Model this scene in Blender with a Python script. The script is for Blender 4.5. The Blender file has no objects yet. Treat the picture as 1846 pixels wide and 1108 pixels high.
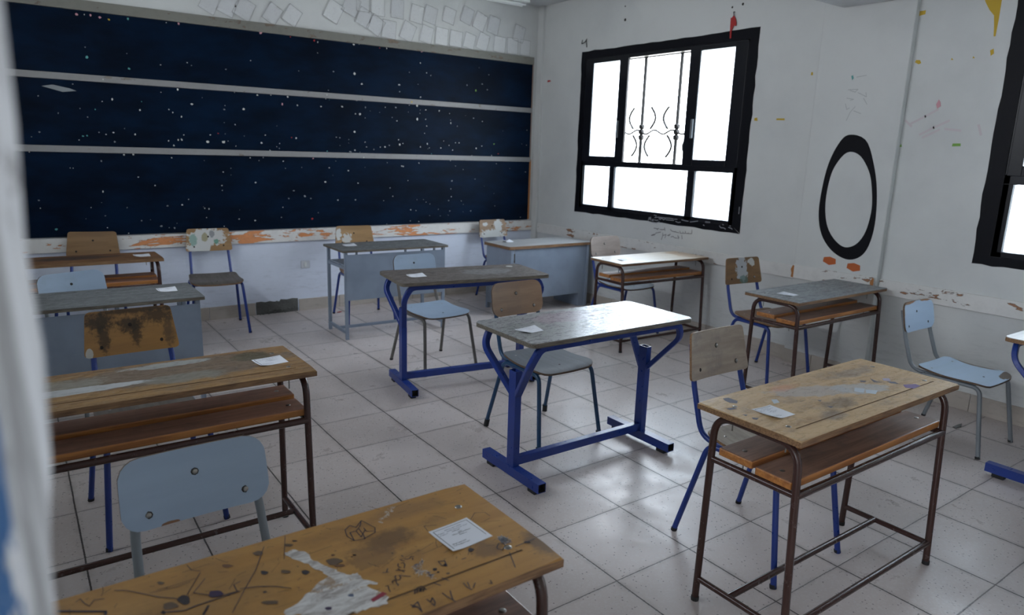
import bpy, bmesh, math, random
from mathutils import Vector, Matrix
scene = bpy.context.scene
COL = scene.collection
random.seed(7)
PI = math.pi

# ---------------------------------------------------------------- camera
cam_data = bpy.data.cameras.new('camera')
cam = bpy.data.objects.new('camera', cam_data)
COL.objects.link(cam)
cam_data.sensor_width = 36.0
cam_data.lens = 1258.17 * 36.0 / 1846.0
cam_data.clip_start = 0.05
cam_data.clip_end = 200
_r = Vector((0.815282, -0.578245, 0.030791)); _u = Vector((0.102249, 0.196095, 0.975239)); _f = Vector((0.569965, 0.791947, -0.218997))
m = Matrix((_r, _u, -_f)).transposed().to_4x4()
m.translation = Vector((-1.690952, -1.628667, 1.546002))
cam.matrix_world = m
cam_data.dof.use_dof = True
cam_data.dof.focus_distance = 2.7
cam_data.dof.aperture_fstop = 3.5
scene.camera = cam

# ---------------------------------------------------------------- view
scene.view_settings.view_transform = 'Standard'
scene.view_settings.look = 'None'
scene.view_settings.gamma = 1.0
scene.view_settings.use_curve_mapping = False
scene.view_settings.exposure = 0.5

# ---------------------------------------------------------------- overcast daylight
world = bpy.data.worlds.new('overcast_sky')
scene.world = world
world.use_nodes = True
wn = world.node_tree.nodes; wl = world.node_tree.links
for n in list(wn): wn.remove(n)
wo = wn.new('ShaderNodeOutputWorld'); wb = wn.new('ShaderNodeBackground')
tc = wn.new('ShaderNodeTexCoord'); sep = wn.new('ShaderNodeSeparateXYZ'); rmp = wn.new('ShaderNodeValToRGB')
mr = wn.new('ShaderNodeMapRange'); mr.inputs[1].default_value = -0.3; mr.inputs[2].default_value = 0.6
wl.new(tc.outputs['Generated'], sep.inputs[0]); wl.new(sep.outputs['Z'], mr.inputs[0]); wl.new(mr.outputs[0], rmp.inputs[0])
e = rmp.color_ramp.elements
e[0].position = 0.0; e[0].color = (0.42, 0.43, 0.40, 1)
e[1].position = 1.0; e[1].color = (0.82, 0.90, 1.0, 1)
k = e.__class__ and rmp.color_ramp.elements.new(0.36); k.color = (0.90, 0.94, 1.0, 1)
wl.new(rmp.outputs[0], wb.inputs[0]); wb.inputs[1].default_value = 11.0
wl.new(wb.outputs[0], wo.inputs[0])

def portal(name, loc, rot, sx, sy):
    d = bpy.data.lights.new(name, 'AREA'); d.shape = 'RECTANGLE'; d.size = sx; d.size_y = sy
    d.cycles.is_portal = True
    o = bpy.data.objects.new(name, d); COL.objects.link(o); o.location = loc; o.rotation_euler = rot
portal('daylight_portal', (3.46, 3.04, 1.75), (0, PI/2, 0), 1.7, 2.1)      # faces -x
portal('daylight_portal', (3.46, -0.42, 1.75), (0, PI/2, 0), 1.7, 1.3)
portal('daylight_portal', (-5.5, -2.45, 1.6), (0, -PI/2, 0), 1.7, 1.7)     # open ends of the added corridor
portal('daylight_portal', (5.5, -2.45, 1.6), (0, PI/2, 0), 1.7, 1.7)
portal('daylight_portal', (-2.58, 2.0, 2.45), (0, -PI/2, 0), 0.7, 3.2)        # unseen high opening added in the left wall for fill

# ---- measured marks (metres) ----
SHEETS = [[0.303,2.618,35],[0.472,2.633,35],[0.878,2.717,30],[0.986,2.788,25],[1.116,2.702,25],[1.133,2.828,0],[1.282,2.815,0],[1.482,2.822,3],[1.219,2.65,35],[1.395,2.624,5],[1.593,2.62,25],[1.69,2.802,10],[1.838,2.814,15],[2.049,2.834,15],[2.259,2.861,20],[2.413,2.823,25],[2.581,2.807,15],[1.797,2.622,15],[1.966,2.627,5],[2.131,2.617,5],[2.291,2.599,15],[2.455,2.624,20],[2.663,2.601,5],[2.828,2.603,0],[2.996,2.613,3],[2.91,2.763,15],[0.067,2.635,30],[-0.064,2.652,25],[-0.205,2.645,30],[0.959,2.867,5]]
SPECKS = [[-1.151,2.435,0.0101,"p"],[-1.06,2.441,0.0078,"p"],[-1.001,2.433,0.009,"p"],[-0.94,2.424,0.0067,"y"],[-0.81,2.445,0.0078,"t"],[-1.1,2.439,0.0045,"w"],[-0.452,2.455,0.009,"p"],[-0.541,2.451,0.0045,"w"],[0.193,2.464,0.0135,"p"],[-1.115,2.207,0.0056,"g"],[-1.112,2.138,0.009,"t"],[-0.84,2.19,0.0045,"g"],[-0.833,2.078,0.009,"t"],[-0.406,2.162,0.0056,"w"],[-0.376,2.143,0.0056,"g"],[0.098,2.225,0.0045,"w"],[-1.018,1.982,0.0056,"w"],[-1.446,1.833,0.0056,"g"],[-1.036,1.819,0.0045,"w"],[-1.088,1.756,0.0045,"t"],[-1.145,1.697,0.0056,"g"],[-0.491,1.947,0.009,"w"],[-0.394,1.838,0.0101,"w"],[-0.569,1.786,0.0056,"w"],[-0.542,1.764,0.0056,"w"],[-0.478,1.735,0.0078,"w"],[-0.049,1.957,0.0045,"w"],[0.14,1.947,0.0078,"w"],[0.256,1.955,0.0056,"w"],[0.02,1.822,0.0101,"w"],[-0.058,1.69,0.0067,"w"],[-0.132,1.843,0.0045,"g"],[-1.078,1.586,0.0056,"g"],[-1.031,1.572,0.0056,"w"],[-0.979,1.588,0.0067,"w"],[-1.16,1.557,0.0067,"t"],[-1.216,1.524,0.0045,"w"],[-0.828,1.58,0.0078,"w"],[-0.899,1.622,0.0045,"g"],[-1.464,1.574,0.0067,"g"],[-0.47,1.59,0.0056,"w"],[-0.515,1.548,0.0067,"w"],[-0.487,1.549,0.0067,"w"],[-0.588,1.538,0.0056,"w"],[-0.551,1.502,0.0067,"w"],[-0.287,1.54,0.0112,"w"],[-0.162,1.541,0.0157,"w"],[-0.2,1.613,0.0056,"r"],[-0.264,1.598,0.0056,"w"],[0.193,1.613,0.0067,"w"],[0.156,1.545,0.0101,"w"],[-0.061,1.511,0.0045,"w"],[-1.541,1.427,0.0045,"w"],[-0.92,1.42,0.0078,"w"],[-0.854,1.424,0.0078,"w"],[-0.297,1.438,0.0045,"g"],[0.053,1.416,0.0056,"w"],[-0.112,1.323,0.0045,"g"],[-1.09,1.132,0.0067,"w"],[-0.715,1.178,0.0056,"w"],[-0.194,1.176,0.0056,"w"],[-0.194,1.135,0.0045,"w"],[0.09,1.202,0.0078,"w"],[-0.312,0.98,0.0056,"w"],[-0.345,0.985,0.0045,"w"],[-0.335,0.906,0.0045,"w"],[-0.066,0.886,0.0067,"w"],[-0.931,1.004,0.0045,"g"],[-1.082,0.847,0.0045,"w"],[-0.936,0.796,0.0056,"w"],[-0.633,0.83,0.0045,"g"],[-1.426,0.847,0.0078,"t"],[-0.195,0.826,0.0045,"w"],[-0.693,0.844,0.0101,"g"],[0.447,2.455,0.0048,"r"],[0.659,2.448,0.0084,"r"],[0.692,2.438,0.006,"w"],[0.838,2.472,0.0096,"p"],[1.032,2.455,0.0096,"w"],[1.086,2.462,0.0048,"w"],[1.292,2.451,0.0048,"r"],[1.363,2.455,0.0072,"w"],[1.524,2.471,0.006,"w"],[1.451,2.472,0.006,"t"],[1.738,2.468,0.012,"p"],[2.201,2.488,0.0108,"p"],[2.44,2.499,0.0084,"r"],[1.723,2.357,0.0072,"w"],[0.687,2.346,0.0048,"w"],[0.51,2.177,0.006,"g"],[0.831,2.201,0.0072,"g"],[1.036,2.198,0.012,"w"],[1.105,2.111,0.0096,"w"],[1.493,2.135,0.0108,"w"],[1.793,2.269,0.006,"w"],[1.603,2.259,0.0048,"g"],[1.839,2.249,0.0048,"w"],[1.698,2.155,0.0048,"g"],[2.372,2.144,0.0108,"k"],[2.45,2.214,0.0084,"g"],[1.498,2.071,0.0072,"g"],[0.403,1.95,0.0108,"w"],[0.353,1.884,0.0096,"p"],[0.487,1.883,0.0072,"w"],[0.705,1.886,0.0072,"w"],[0.908,1.896,0.0108,"w"],[1.05,1.963,0.0108,"w"],[0.751,1.959,0.0084,"w"],[0.76,1.99,0.006,"w"],[1.688,1.953,0.012,"w"],[1.786,1.917,0.006,"w"],[1.622,1.982,0.0072,"y"],[1.784,1.826,0.006,"w"],[1.689,1.823,0.0108,"w"],[1.719,1.88,0.0048,"g"],[1.795,1.761,0.006,"w"],[1.467,1.795,0.006,"w"],[1.026,1.674,0.0096,"w"],[1.082,1.839,0.0108,"w"],[1.038,1.839,0.006,"w"],[1.772,1.689,0.0048,"w"],[2.46,1.838,0.0048,"w"],[1.135,1.806,0.0048,"g"],[1.483,1.616,0.006,"w"],[1.495,1.572,0.0108,"w"],[1.531,1.584,0.006,"w"],[1.804,1.588,0.0072,"w"],[1.337,1.543,0.0084,"w"],[1.384,1.56,0.0072,"g"],[1.725,1.554,0.006,"w"],[2.178,1.609,0.0072,"w"],[2.133,1.607,0.0048,"w"],[2.389,1.558,0.0096,"w"],[2.461,1.584,0.006,"w"],[2.614,1.61,0.0096,"k"],[0.466,1.596,0.0084,"w"],[0.424,1.6,0.006,"r"],[0.845,1.617,0.0048,"w"],[0.879,1.614,0.0048,"w"],[1.025,1.505,0.0072,"w"],[1.131,1.583,0.0048,"w"],[1.145,1.538,0.0048,"w"],[0.341,1.39,0.006,"w"],[0.617,1.42,0.0072,"p"],[1.11,1.438,0.0072,"w"],[1.707,1.397,0.0048,"w"],[1.36,1.394,0.006,"g"],[2.075,1.426,0.0048,"w"],[0.725,1.207,0.0096,"w"],[1.586,1.221,0.0048,"w"],[0.528,1.077,0.0096,"g"],[1.023,1.038,0.0072,"w"],[1.317,1.025,0.0048,"w"],[1.417,1.067,0.006,"w"],[1.388,1.149,0.0072,"g"],[1.687,1.031,0.0048,"g"],[2.097,1.219,0.0096,"g"],[2.084,1.136,0.0048,"w"],[2.091,1.055,0.0048,"w"],[0.322,0.98,0.0048,"w"],[0.304,0.889,0.0072,"g"],[1.616,0.928,0.006,"w"],[1.676,0.92,0.0048,"w"],[1.611,0.816,0.0048,"w"],[1.708,0.806,0.006,"w"],[1.35,0.794,0.0048,"w"],[1.937,0.926,0.006,"g"],[2.999,0.814,0.0048,"w"],[0.59,0.868,0.0084,"r"],[0.378,1.058,0.0072,"g"],[0.427,1.128,0.0084,"g"],[2.153,1.775,0.0048,"g"],[2.674,1.508,0.006,"r"],[2.985,1.622,0.0048,"g"]]
A2POLYS = [["white",[[0.048,0.127],[0.069,0.127],[0.084,0.105],[0.084,0.078],[0.094,0.053],[0.106,0.026],[0.118,0.0],[0.13,-0.017],[0.143,-0.016],[0.144,-0.029],[0.144,-0.043],[0.162,-0.067],[0.159,-0.071],[0.145,-0.062],[0.138,-0.063],[0.149,-0.085],[0.156,-0.103],[0.161,-0.117],[0.152,-0.133],[0.138,-0.132],[0.127,-0.13],[0.109,-0.129],[0.091,-0.125],[0.074,-0.124],[0.066,-0.134],[0.011,-0.103],[0.011,-0.078],[0.004,-0.074],[-0.016,-0.068],[-0.009,-0.052],[0.028,-0.037],[0.06,-0.013],[0.092,0.002],[0.089,0.022],[0.075,0.052],[0.065,0.078],[0.052,0.105]]],["red",[[0.13,-0.107],[0.157,-0.098],[0.162,-0.108],[0.13,-0.116]]],["grey",[[0.239,-0.056],[0.251,-0.048],[0.258,-0.052],[0.268,-0.043],[0.27,-0.047],[0.262,-0.058],[0.25,-0.066],[0.259,-0.079],[0.261,-0.092],[0.262,-0.108],[0.257,-0.115],[0.251,-0.104],[0.253,-0.09],[0.241,-0.091],[0.237,-0.076]]],["white2",[[0.257,0.131],[0.271,0.151],[0.281,0.152],[0.294,0.174],[0.31,0.181],[0.315,0.174],[0.295,0.156],[0.285,0.146],[0.277,0.148],[0.264,0.127]]],["grey",[[0.443,-0.06],[0.453,-0.054],[0.459,-0.068],[0.458,-0.085],[0.445,-0.087],[0.438,-0.077]]],["dark",[[-0.142,0.068],[-0.143,0.06],[-0.147,0.056],[-0.153,0.058],[-0.156,0.065],[-0.159,0.073],[-0.161,0.08],[-0.157,0.086],[-0.151,0.089],[-0.147,0.088],[-0.142,0.08],[-0.141,0.073]]],["purple",[[-0.087,0.053],[-0.091,0.049],[-0.097,0.049],[-0.102,0.051],[-0.108,0.054],[-0.111,0.06],[-0.109,0.067],[-0.107,0.073],[-0.104,0.074],[-0.097,0.071],[-0.093,0.069],[-0.089,0.063]]],["dark",[[-0.0,0.075],[-0.003,0.073],[-0.006,0.072],[-0.009,0.074],[-0.012,0.077],[-0.012,0.079],[-0.012,0.083],[-0.011,0.088],[-0.008,0.088],[-0.005,0.086],[-0.003,0.083],[-0.0,0.079]]],["dark2",[[0.037,0.056],[0.033,0.053],[0.029,0.054],[0.026,0.056],[0.022,0.06],[0.02,0.062],[0.022,0.065],[0.022,0.069],[0.025,0.07],[0.03,0.067],[0.032,0.064],[0.035,0.061]]],["dark",[[0.067,0.034],[0.063,0.032],[0.06,0.03],[0.057,0.031],[0.054,0.035],[0.053,0.039],[0.054,0.042],[0.054,0.046],[0.058,0.047],[0.062,0.046],[0.064,0.043],[0.067,0.037]]],["dark2",[[0.01,0.148],[0.01,0.145],[0.006,0.143],[0.0,0.144],[-0.003,0.147],[-0.006,0.154],[-0.007,0.159],[-0.003,0.16],[0.001,0.161],[0.005,0.161],[0.01,0.157],[0.011,0.152]]],["brown",[[-0.049,0.133],[-0.053,0.133],[-0.057,0.133],[-0.061,0.134],[-0.066,0.139],[-0.068,0.143],[-0.068,0.145],[-0.068,0.148],[-0.064,0.149],[-0.058,0.146],[-0.055,0.143],[-0.051,0.137]]],["dark2",[[-0.161,0.06],[-0.165,0.058],[-0.171,0.058],[-0.176,0.058],[-0.183,0.062],[-0.185,0.069],[-0.183,0.075],[-0.183,0.079],[-0.179,0.081],[-0.172,0.08],[-0.168,0.077],[-0.164,0.069]]],["dark2",[[-0.013,-0.024],[-0.014,-0.028],[-0.017,-0.027],[-0.025,-0.023],[-0.03,-0.02],[-0.035,-0.015],[-0.038,-0.008],[-0.033,-0.007],[-0.027,-0.009],[-0.022,-0.012],[-0.014,-0.017],[-0.011,-0.021]]],["dark2",[[0.134,0.034],[0.127,0.033],[0.122,0.031],[0.114,0.032],[0.107,0.038],[0.107,0.045],[0.106,0.051],[0.107,0.056],[0.114,0.057],[0.123,0.055],[0.129,0.05],[0.135,0.04]]],["brown",[[0.132,0.02],[0.131,0.017],[0.126,0.018],[0.122,0.02],[0.118,0.023],[0.114,0.027],[0.115,0.03],[0.119,0.031],[0.121,0.031],[0.125,0.029],[0.13,0.026],[0.131,0.024]]],["dark2",[[-0.17,0.145],[-0.172,0.144],[-0.174,0.142],[-0.177,0.144],[-0.18,0.147],[-0.18,0.15],[-0.181,0.153],[-0.181,0.156],[-0.178,0.156],[-0.175,0.154],[-0.173,0.151],[-0.17,0.148]]],["dark2",[[0.071,0.144],[0.067,0.142],[0.064,0.141],[0.061,0.144],[0.057,0.147],[0.056,0.149],[0.056,0.153],[0.056,0.157],[0.06,0.156],[0.064,0.154],[0.068,0.151],[0.071,0.147]]],["dark",[[0.083,0.154],[0.081,0.154],[0.079,0.154],[0.078,0.155],[0.075,0.157],[0.075,0.158],[0.075,0.16],[0.075,0.162],[0.077,0.161],[0.079,0.16],[0.081,0.159],[0.083,0.157]]],["dark",[[-0.02,0.016],[-0.021,0.015],[-0.022,0.016],[-0.024,0.016],[-0.026,0.017],[-0.027,0.019],[-0.026,0.02],[-0.025,0.021],[-0.024,0.022],[-0.022,0.021],[-0.021,0.021],[-0.02,0.019]]],["dark",[[0.164,0.042],[0.163,0.041],[0.162,0.041],[0.161,0.042],[0.159,0.043],[0.159,0.044],[0.159,0.046],[0.159,0.048],[0.161,0.047],[0.163,0.046],[0.164,0.046],[0.165,0.044]]],["dark",[[-0.184,0.053],[-0.184,0.051],[-0.186,0.049],[-0.188,0.05],[-0.189,0.052],[-0.191,0.055],[-0.191,0.058],[-0.189,0.059],[-0.188,0.061],[-0.186,0.061],[-0.185,0.058],[-0.184,0.056]]],["dark",[[0.376,-0.071],[0.372,-0.072],[0.369,-0.074],[0.365,-0.074],[0.363,-0.07],[0.363,-0.067],[0.365,-0.064],[0.366,-0.062],[0.369,-0.06],[0.373,-0.061],[0.375,-0.063],[0.376,-0.068]]],["dark2",[[0.301,-0.087],[0.301,-0.088],[0.299,-0.089],[0.296,-0.089],[0.296,-0.087],[0.295,-0.085],[0.295,-0.083],[0.297,-0.082],[0.299,-0.081],[0.301,-0.081],[0.302,-0.083],[0.302,-0.085]]],["dark",[[0.277,-0.089],[0.276,-0.092],[0.274,-0.092],[0.272,-0.091],[0.27,-0.091],[0.269,-0.088],[0.27,-0.085],[0.272,-0.083],[0.274,-0.083],[0.276,-0.084],[0.278,-0.085],[0.279,-0.087]]],["dark",[[0.277,-0.1],[0.276,-0.101],[0.274,-0.101],[0.273,-0.101],[0.272,-0.1],[0.272,-0.099],[0.273,-0.097],[0.274,-0.096],[0.274,-0.096],[0.276,-0.096],[0.277,-0.097],[0.277,-0.098]]],["dark",[[0.491,-0.11],[0.489,-0.112],[0.485,-0.111],[0.483,-0.109],[0.48,-0.107],[0.478,-0.104],[0.48,-0.103],[0.483,-0.101],[0.484,-0.101],[0.487,-0.103],[0.49,-0.105],[0.491,-0.106]]],["dark",[[0.23,0.008],[0.23,0.007],[0.229,0.007],[0.228,0.007],[0.227,0.007],[0.227,0.009],[0.227,0.009],[0.228,0.01],[0.229,0.01],[0.229,0.01],[0.23,0.009],[0.23,0.009]]],["dark2",[[0.291,-0.115],[0.291,-0.116],[0.289,-0.116],[0.287,-0.115],[0.286,-0.115],[0.285,-0.113],[0.285,-0.111],[0.287,-0.11],[0.288,-0.11],[0.29,-0.111],[0.292,-0.111],[0.292,-0.113]]],["dark",[[0.165,0.041],[0.164,0.04],[0.162,0.041],[0.161,0.041],[0.159,0.042],[0.159,0.044],[0.159,0.045],[0.16,0.046],[0.161,0.046],[0.162,0.045],[0.164,0.045],[0.164,0.043]]],["dark",[[0.156,0.039],[0.155,0.038],[0.155,0.038],[0.154,0.038],[0.153,0.039],[0.153,0.039],[0.153,0.041],[0.153,0.042],[0.154,0.042],[0.155,0.041],[0.156,0.041],[0.156,0.04]]],["brown",[[0.129,0.064],[0.127,0.063],[0.126,0.063],[0.124,0.063],[0.123,0.064],[0.122,0.066],[0.123,0.068],[0.123,0.07],[0.125,0.07],[0.127,0.069],[0.128,0.069],[0.129,0.067]]],["purple",[[0.061,-0.093],[0.06,-0.095],[0.058,-0.095],[0.055,-0.094],[0.053,-0.093],[0.052,-0.09],[0.051,-0.086],[0.053,-0.084],[0.056,-0.084],[0.058,-0.085],[0.061,-0.087],[0.063,-0.09]]],["blue",[[0.109,-0.078],[0.108,-0.081],[0.106,-0.081],[0.104,-0.08],[0.102,-0.078],[0.1,-0.076],[0.1,-0.072],[0.103,-0.071],[0.105,-0.071],[0.107,-0.072],[0.109,-0.073],[0.11,-0.075]]],["dark",[[0.301,-0.087],[0.3,-0.088],[0.299,-0.089],[0.297,-0.089],[0.295,-0.088],[0.295,-0.086],[0.296,-0.083],[0.296,-0.082],[0.299,-0.082],[0.301,-0.082],[0.302,-0.083],[0.303,-0.085]]]]
A2LINES = [["ink",0.0012,[[-0.249,0.169],[-0.232,0.158],[-0.208,0.131],[-0.185,0.104],[-0.16,0.084]]],["ink",0.001,[[-0.132,0.085],[-0.105,0.119]]],["ink",0.0012,[[-0.132,0.085],[-0.099,0.052],[-0.065,0.047],[-0.065,0.071],[-0.052,0.075]]],["ink",0.002,[[-0.187,0.055],[-0.157,0.041],[-0.132,0.044],[-0.101,0.044],[-0.062,0.046]]],["ink",0.0013,[[-0.058,0.052],[-0.03,0.042],[-0.004,0.026],[0.02,0.003]]],["ink",0.001,[[0.019,0.169],[-0.017,0.098],[-0.055,0.041],[-0.088,-0.011]]],["ink",0.0008,[[0.068,0.187],[0.039,0.103]]],["ink",0.001,[[-0.108,0.144],[-0.144,0.083]]],["ink",0.003,[[-0.336,0.155],[-0.269,0.111],[-0.27,0.102]]],["ink",0.001,[[-0.31,0.168],[-0.302,0.174],[-0.298,0.157],[-0.291,0.142],[-0.282,0.158],[-0.267,0.152]]],["ink",0.001,[[-0.124,0.183],[-0.12,0.161],[-0.107,0.149]]],["dark",0.003,[[-0.118,0.032],[-0.131,0.011]]],["ink",0.0008,[[-0.198,0.127],[-0.16,0.12],[-0.13,0.123]]],["ink",0.0008,[[-0.186,0.129],[-0.158,0.128],[-0.12,0.129]]],["ink",0.0013,[[0.24,-0.01],[0.241,-0.015]]],["ink",0.0013,[[0.231,-0.021],[0.234,-0.028],[0.237,-0.03]]],["ink",0.0013,[[0.259,-0.027],[0.255,-0.023],[0.249,-0.028],[0.243,-0.028],[0.24,-0.024]]],["ink",0.0013,[[0.255,-0.029],[0.252,-0.036]]],["ink",0.0013,[[0.222,-0.032],[0.218,-0.038],[0.218,-0.045],[0.221,-0.047]]],["ink",0.0013,[[0.227,-0.034],[0.232,-0.034],[0.231,-0.043],[0.225,-0.052]]],["ink",0.0013,[[0.208,-0.05],[0.223,-0.06]]],["ink",0.0013,[[0.215,-0.055],[0.214,-0.047]]],["ink",0.0013,[[0.217,-0.056],[0.219,-0.064]]],["ink",0.0013,[[0.2,-0.065],[0.196,-0.071],[0.195,-0.079],[0.2,-0.082],[0.205,-0.077],[0.206,-0.069],[0.223,-0.083]]],["ink",0.0013,[[0.185,-0.084],[0.186,-0.079],[0.192,-0.077],[0.193,-0.081],[0.19,-0.09],[0.192,-0.093],[0.189,-0.097]]],["ink",0.0013,[[0.169,-0.086],[0.174,-0.087],[0.171,-0.095],[0.169,-0.106]]],["ink",0.0013,[[0.183,-0.043],[0.194,-0.048]]],["ink",0.0013,[[0.19,-0.046],[0.197,-0.036]]],["dark",0.0014,[[0.204,-0.136],[0.21,-0.126],[0.218,-0.121],[0.225,-0.121],[0.228,-0.128],[0.228,-0.136]]],["dark",0.0014,[[0.209,-0.135],[0.214,-0.127],[0.218,-0.126]]],["dark",0.0014,[[0.212,-0.13],[0.215,-0.131]]],["dark",0.0014,[[0.215,-0.135],[0.22,-0.127],[0.222,-0.127],[0.22,-0.132],[0.218,-0.131],[0.218,-0.137]]],["dark",0.0014,[[0.224,-0.129],[0.223,-0.135],[0.228,-0.13]]],["dark",0.0014,[[0.223,-0.135],[0.221,-0.138]]],["ink",0.0014,[[0.183,-0.16],[0.191,-0.172],[0.191,-0.189],[0.198,-0.159],[0.183,-0.167],[0.19,-0.172]]],["ink",0.0014,[[0.215,-0.162],[0.217,-0.173],[0.226,-0.163],[0.224,-0.177],[0.218,-0.186],[0.217,-0.177]]],["ink",0.0014,[[0.248,-0.161],[0.251,-0.178],[0.256,-0.196]]],["ink",0.0014,[[0.264,-0.163],[0.259,-0.175],[0.254,-0.191]]],["ink",0.0014,[[0.297,-0.156],[0.296,-0.172],[0.3,-0.182]]],["ink",0.0014,[[0.305,-0.158],[0.3,-0.174]]],["ink",0.0014,[[0.316,-0.168],[0.305,-0.178]]],["ink",0.0014,[[0.338,-0.183],[0.342,-0.187],[0.345,-0.177]]],["ink",0.0014,[[0.431,-0.118],[0.41,-0.168]]],["ink",0.0014,[[0.292,-0.068],[0.291,-0.083],[0.299,-0.091],[0.304,-0.072],[0.293,-0.069]]],["ink",0.0014,[[0.25,-0.126],[0.257,-0.139]]],["ink",0.0014,[[0.271,-0.119],[0.278,-0.134]]],["ink",0.0014,[[0.336,-0.087],[0.345,-0.087]]],["ink",0.0014,[[0.419,-0.089],[0.432,-0.078],[0.44,-0.083],[0.437,-0.096],[0.424,-0.102],[0.418,-0.096],[0.419,-0.089]]],["ink",0.0014,[[0.454,-0.107],[0.476,-0.106],[0.506,-0.105]]],["ink",0.0013,[[0.182,0.142],[0.198,0.154],[0.206,0.139],[0.227,0.16],[0.231,0.148],[0.24,0.117],[0.232,0.099],[0.201,0.088],[0.182,0.092],[0.176,0.116],[0.182,0.142]]],["ink",0.0013,[[0.182,0.092],[0.187,0.127],[0.2,0.125],[0.215,0.139],[0.227,0.16]]],["ink",0.0013,[[0.209,0.131],[0.207,0.102],[0.204,0.087]]],["ink",0.0013,[[0.2,0.125],[0.2,0.098]]],["ink",0.0013,[[0.219,0.128],[0.218,0.113],[0.232,0.105]]],["ink",0.0013,[[0.218,0.119],[0.2,0.098]]],["ink",0.0008,[[0.427,0.03],[0.456,0.055],[0.477,0.045],[0.478,0.025]]],["ink",0.0008,[[0.329,0.043],[0.332,0.065],[0.358,0.055]]]]
A1POLYS = [["slate",[[-0.41,0.172],[-0.386,0.167],[-0.386,0.129],[-0.408,0.115],[-0.424,0.132],[-0.421,0.155]]],["slate",[[-0.48,0.103],[-0.45,0.097],[-0.451,0.082],[-0.481,0.088]]],["pale",[[-0.272,0.078],[-0.252,0.069],[-0.271,0.045],[-0.299,0.048]]],["pale",[[0.115,-0.005],[0.137,-0.031],[0.085,-0.054],[0.073,-0.026]]],["pale",[[0.13,-0.037],[0.159,-0.067],[0.112,-0.084],[0.094,-0.059]]],["purple",[[0.312,-0.082],[0.363,-0.103],[0.358,-0.123],[0.301,-0.126],[0.284,-0.104]]],["slate",[[0.277,0.025],[0.264,-0.007],[0.264,-0.026],[0.245,-0.006]]],["slate",[[0.299,-0.027],[0.32,-0.049],[0.308,-0.071],[0.287,-0.049]]],["slate",[[0.216,0.031],[0.233,0.015],[0.211,0.009],[0.201,0.02]]],["lilac",[[0.32,0.0],[0.345,-0.014],[0.318,-0.034],[0.296,-0.018]]],["slate",[[-0.48,0.04],[-0.466,0.029],[-0.481,0.026]]],["slate",[[-0.475,0.008],[-0.459,-0.007],[-0.478,-0.013],[-0.484,-0.003]]],["slate",[[-0.135,-0.01],[-0.122,-0.018],[-0.138,-0.024]]],["slate",[[-0.158,-0.06],[-0.144,-0.075],[-0.166,-0.078]]]]
CHALK = [[[3.009,0.939],[2.998,0.976],[2.987,0.952],[2.98,0.98],[2.971,0.945]],[[2.958,0.954],[2.947,0.961],[2.942,0.95],[2.953,0.946],[2.958,0.954]],[[2.94,1.001],[2.909,0.998],[2.919,0.981]],[[2.93,0.977],[2.878,0.987],[2.855,0.981]],[[2.931,0.957],[2.905,0.954],[2.883,0.959]],[[2.877,0.979],[2.861,0.967],[2.84,0.98],[2.817,0.968],[2.796,0.978]],[[2.885,0.986],[2.804,0.986],[2.746,0.989],[2.702,0.987]],[[2.787,0.971],[2.744,0.972],[2.694,0.974]],[[2.688,0.986],[2.656,0.988]],[[2.672,0.968],[2.642,0.96],[2.615,0.966]],[[2.603,0.989],[2.568,0.984],[2.526,0.983]],[[2.505,0.979],[2.459,0.987],[2.42,0.996]],[[2.337,0.999],[2.333,0.991],[2.325,1.002],[2.317,0.99],[2.309,1.002],[2.301,0.992],[2.292,1.002],[2.288,0.993]],[[2.155,0.994],[2.145,0.99]],[[2.185,0.978],[2.17,0.964],[2.139,0.965],[2.12,0.957]],[[2.081,0.989],[2.074,0.987]],[[2.091,0.975],[2.066,0.97],[2.053,0.964]],[[2.357,0.968],[2.346,0.964]],[[2.956,0.932],[2.902,0.932],[2.866,0.944]],[[2.004,1.15],[2.003,1.121],[2.003,1.096]]]
PENCIL = [[[2.931,0.879],[2.901,0.879],[2.881,0.87]],[[2.897,0.876],[2.867,0.882]],[[2.855,0.875],[2.822,0.876],[2.796,0.882]],[[2.798,0.898],[2.792,0.871]],[[2.728,0.889],[2.712,0.877],[2.683,0.872],[2.662,0.877]],[[2.676,0.873],[2.625,0.87]],[[2.613,0.885],[2.607,0.867],[2.576,0.87],[2.578,0.883]],[[2.569,0.871],[2.549,0.872],[2.551,0.892]],[[2.542,0.874],[2.514,0.874],[2.515,0.882]],[[2.511,0.874],[2.477,0.878],[2.477,0.911]],[[2.958,0.807],[2.933,0.819],[2.91,0.824],[2.9,0.837],[2.842,0.852]],[[2.951,0.808],[2.914,0.818]],[[2.815,0.846],[2.815,0.813],[2.827,0.783]],[[2.809,0.825],[2.773,0.837],[2.785,0.805]],[[2.758,0.83],[2.737,0.838],[2.723,0.845]],[[2.743,0.827],[2.73,0.839]],[[2.713,0.822],[2.685,0.83],[2.677,0.82]],[[2.67,0.819],[2.641,0.819]],[[2.633,0.845],[2.626,0.813]],[[2.622,0.835],[2.617,0.822]],[[2.588,0.85],[2.581,0.818]]]
SCRIB = [[[1.168,2.032],[1.097,2.032],[1.114,2.014],[1.153,2.027]],[[1.17,1.976],[1.118,1.966],[1.143,1.96]],[[1.094,2.01],[1.03,1.979],[1.038,2.007]],[[1.175,1.938],[1.159,1.9],[1.14,1.909]],[[1.101,1.917],[1.132,1.88],[1.152,1.824]],[[1.107,1.889],[1.054,1.869]],[[1.119,2.113],[1.051,2.121]],[[1.049,1.971],[1.019,1.929]]]
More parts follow.
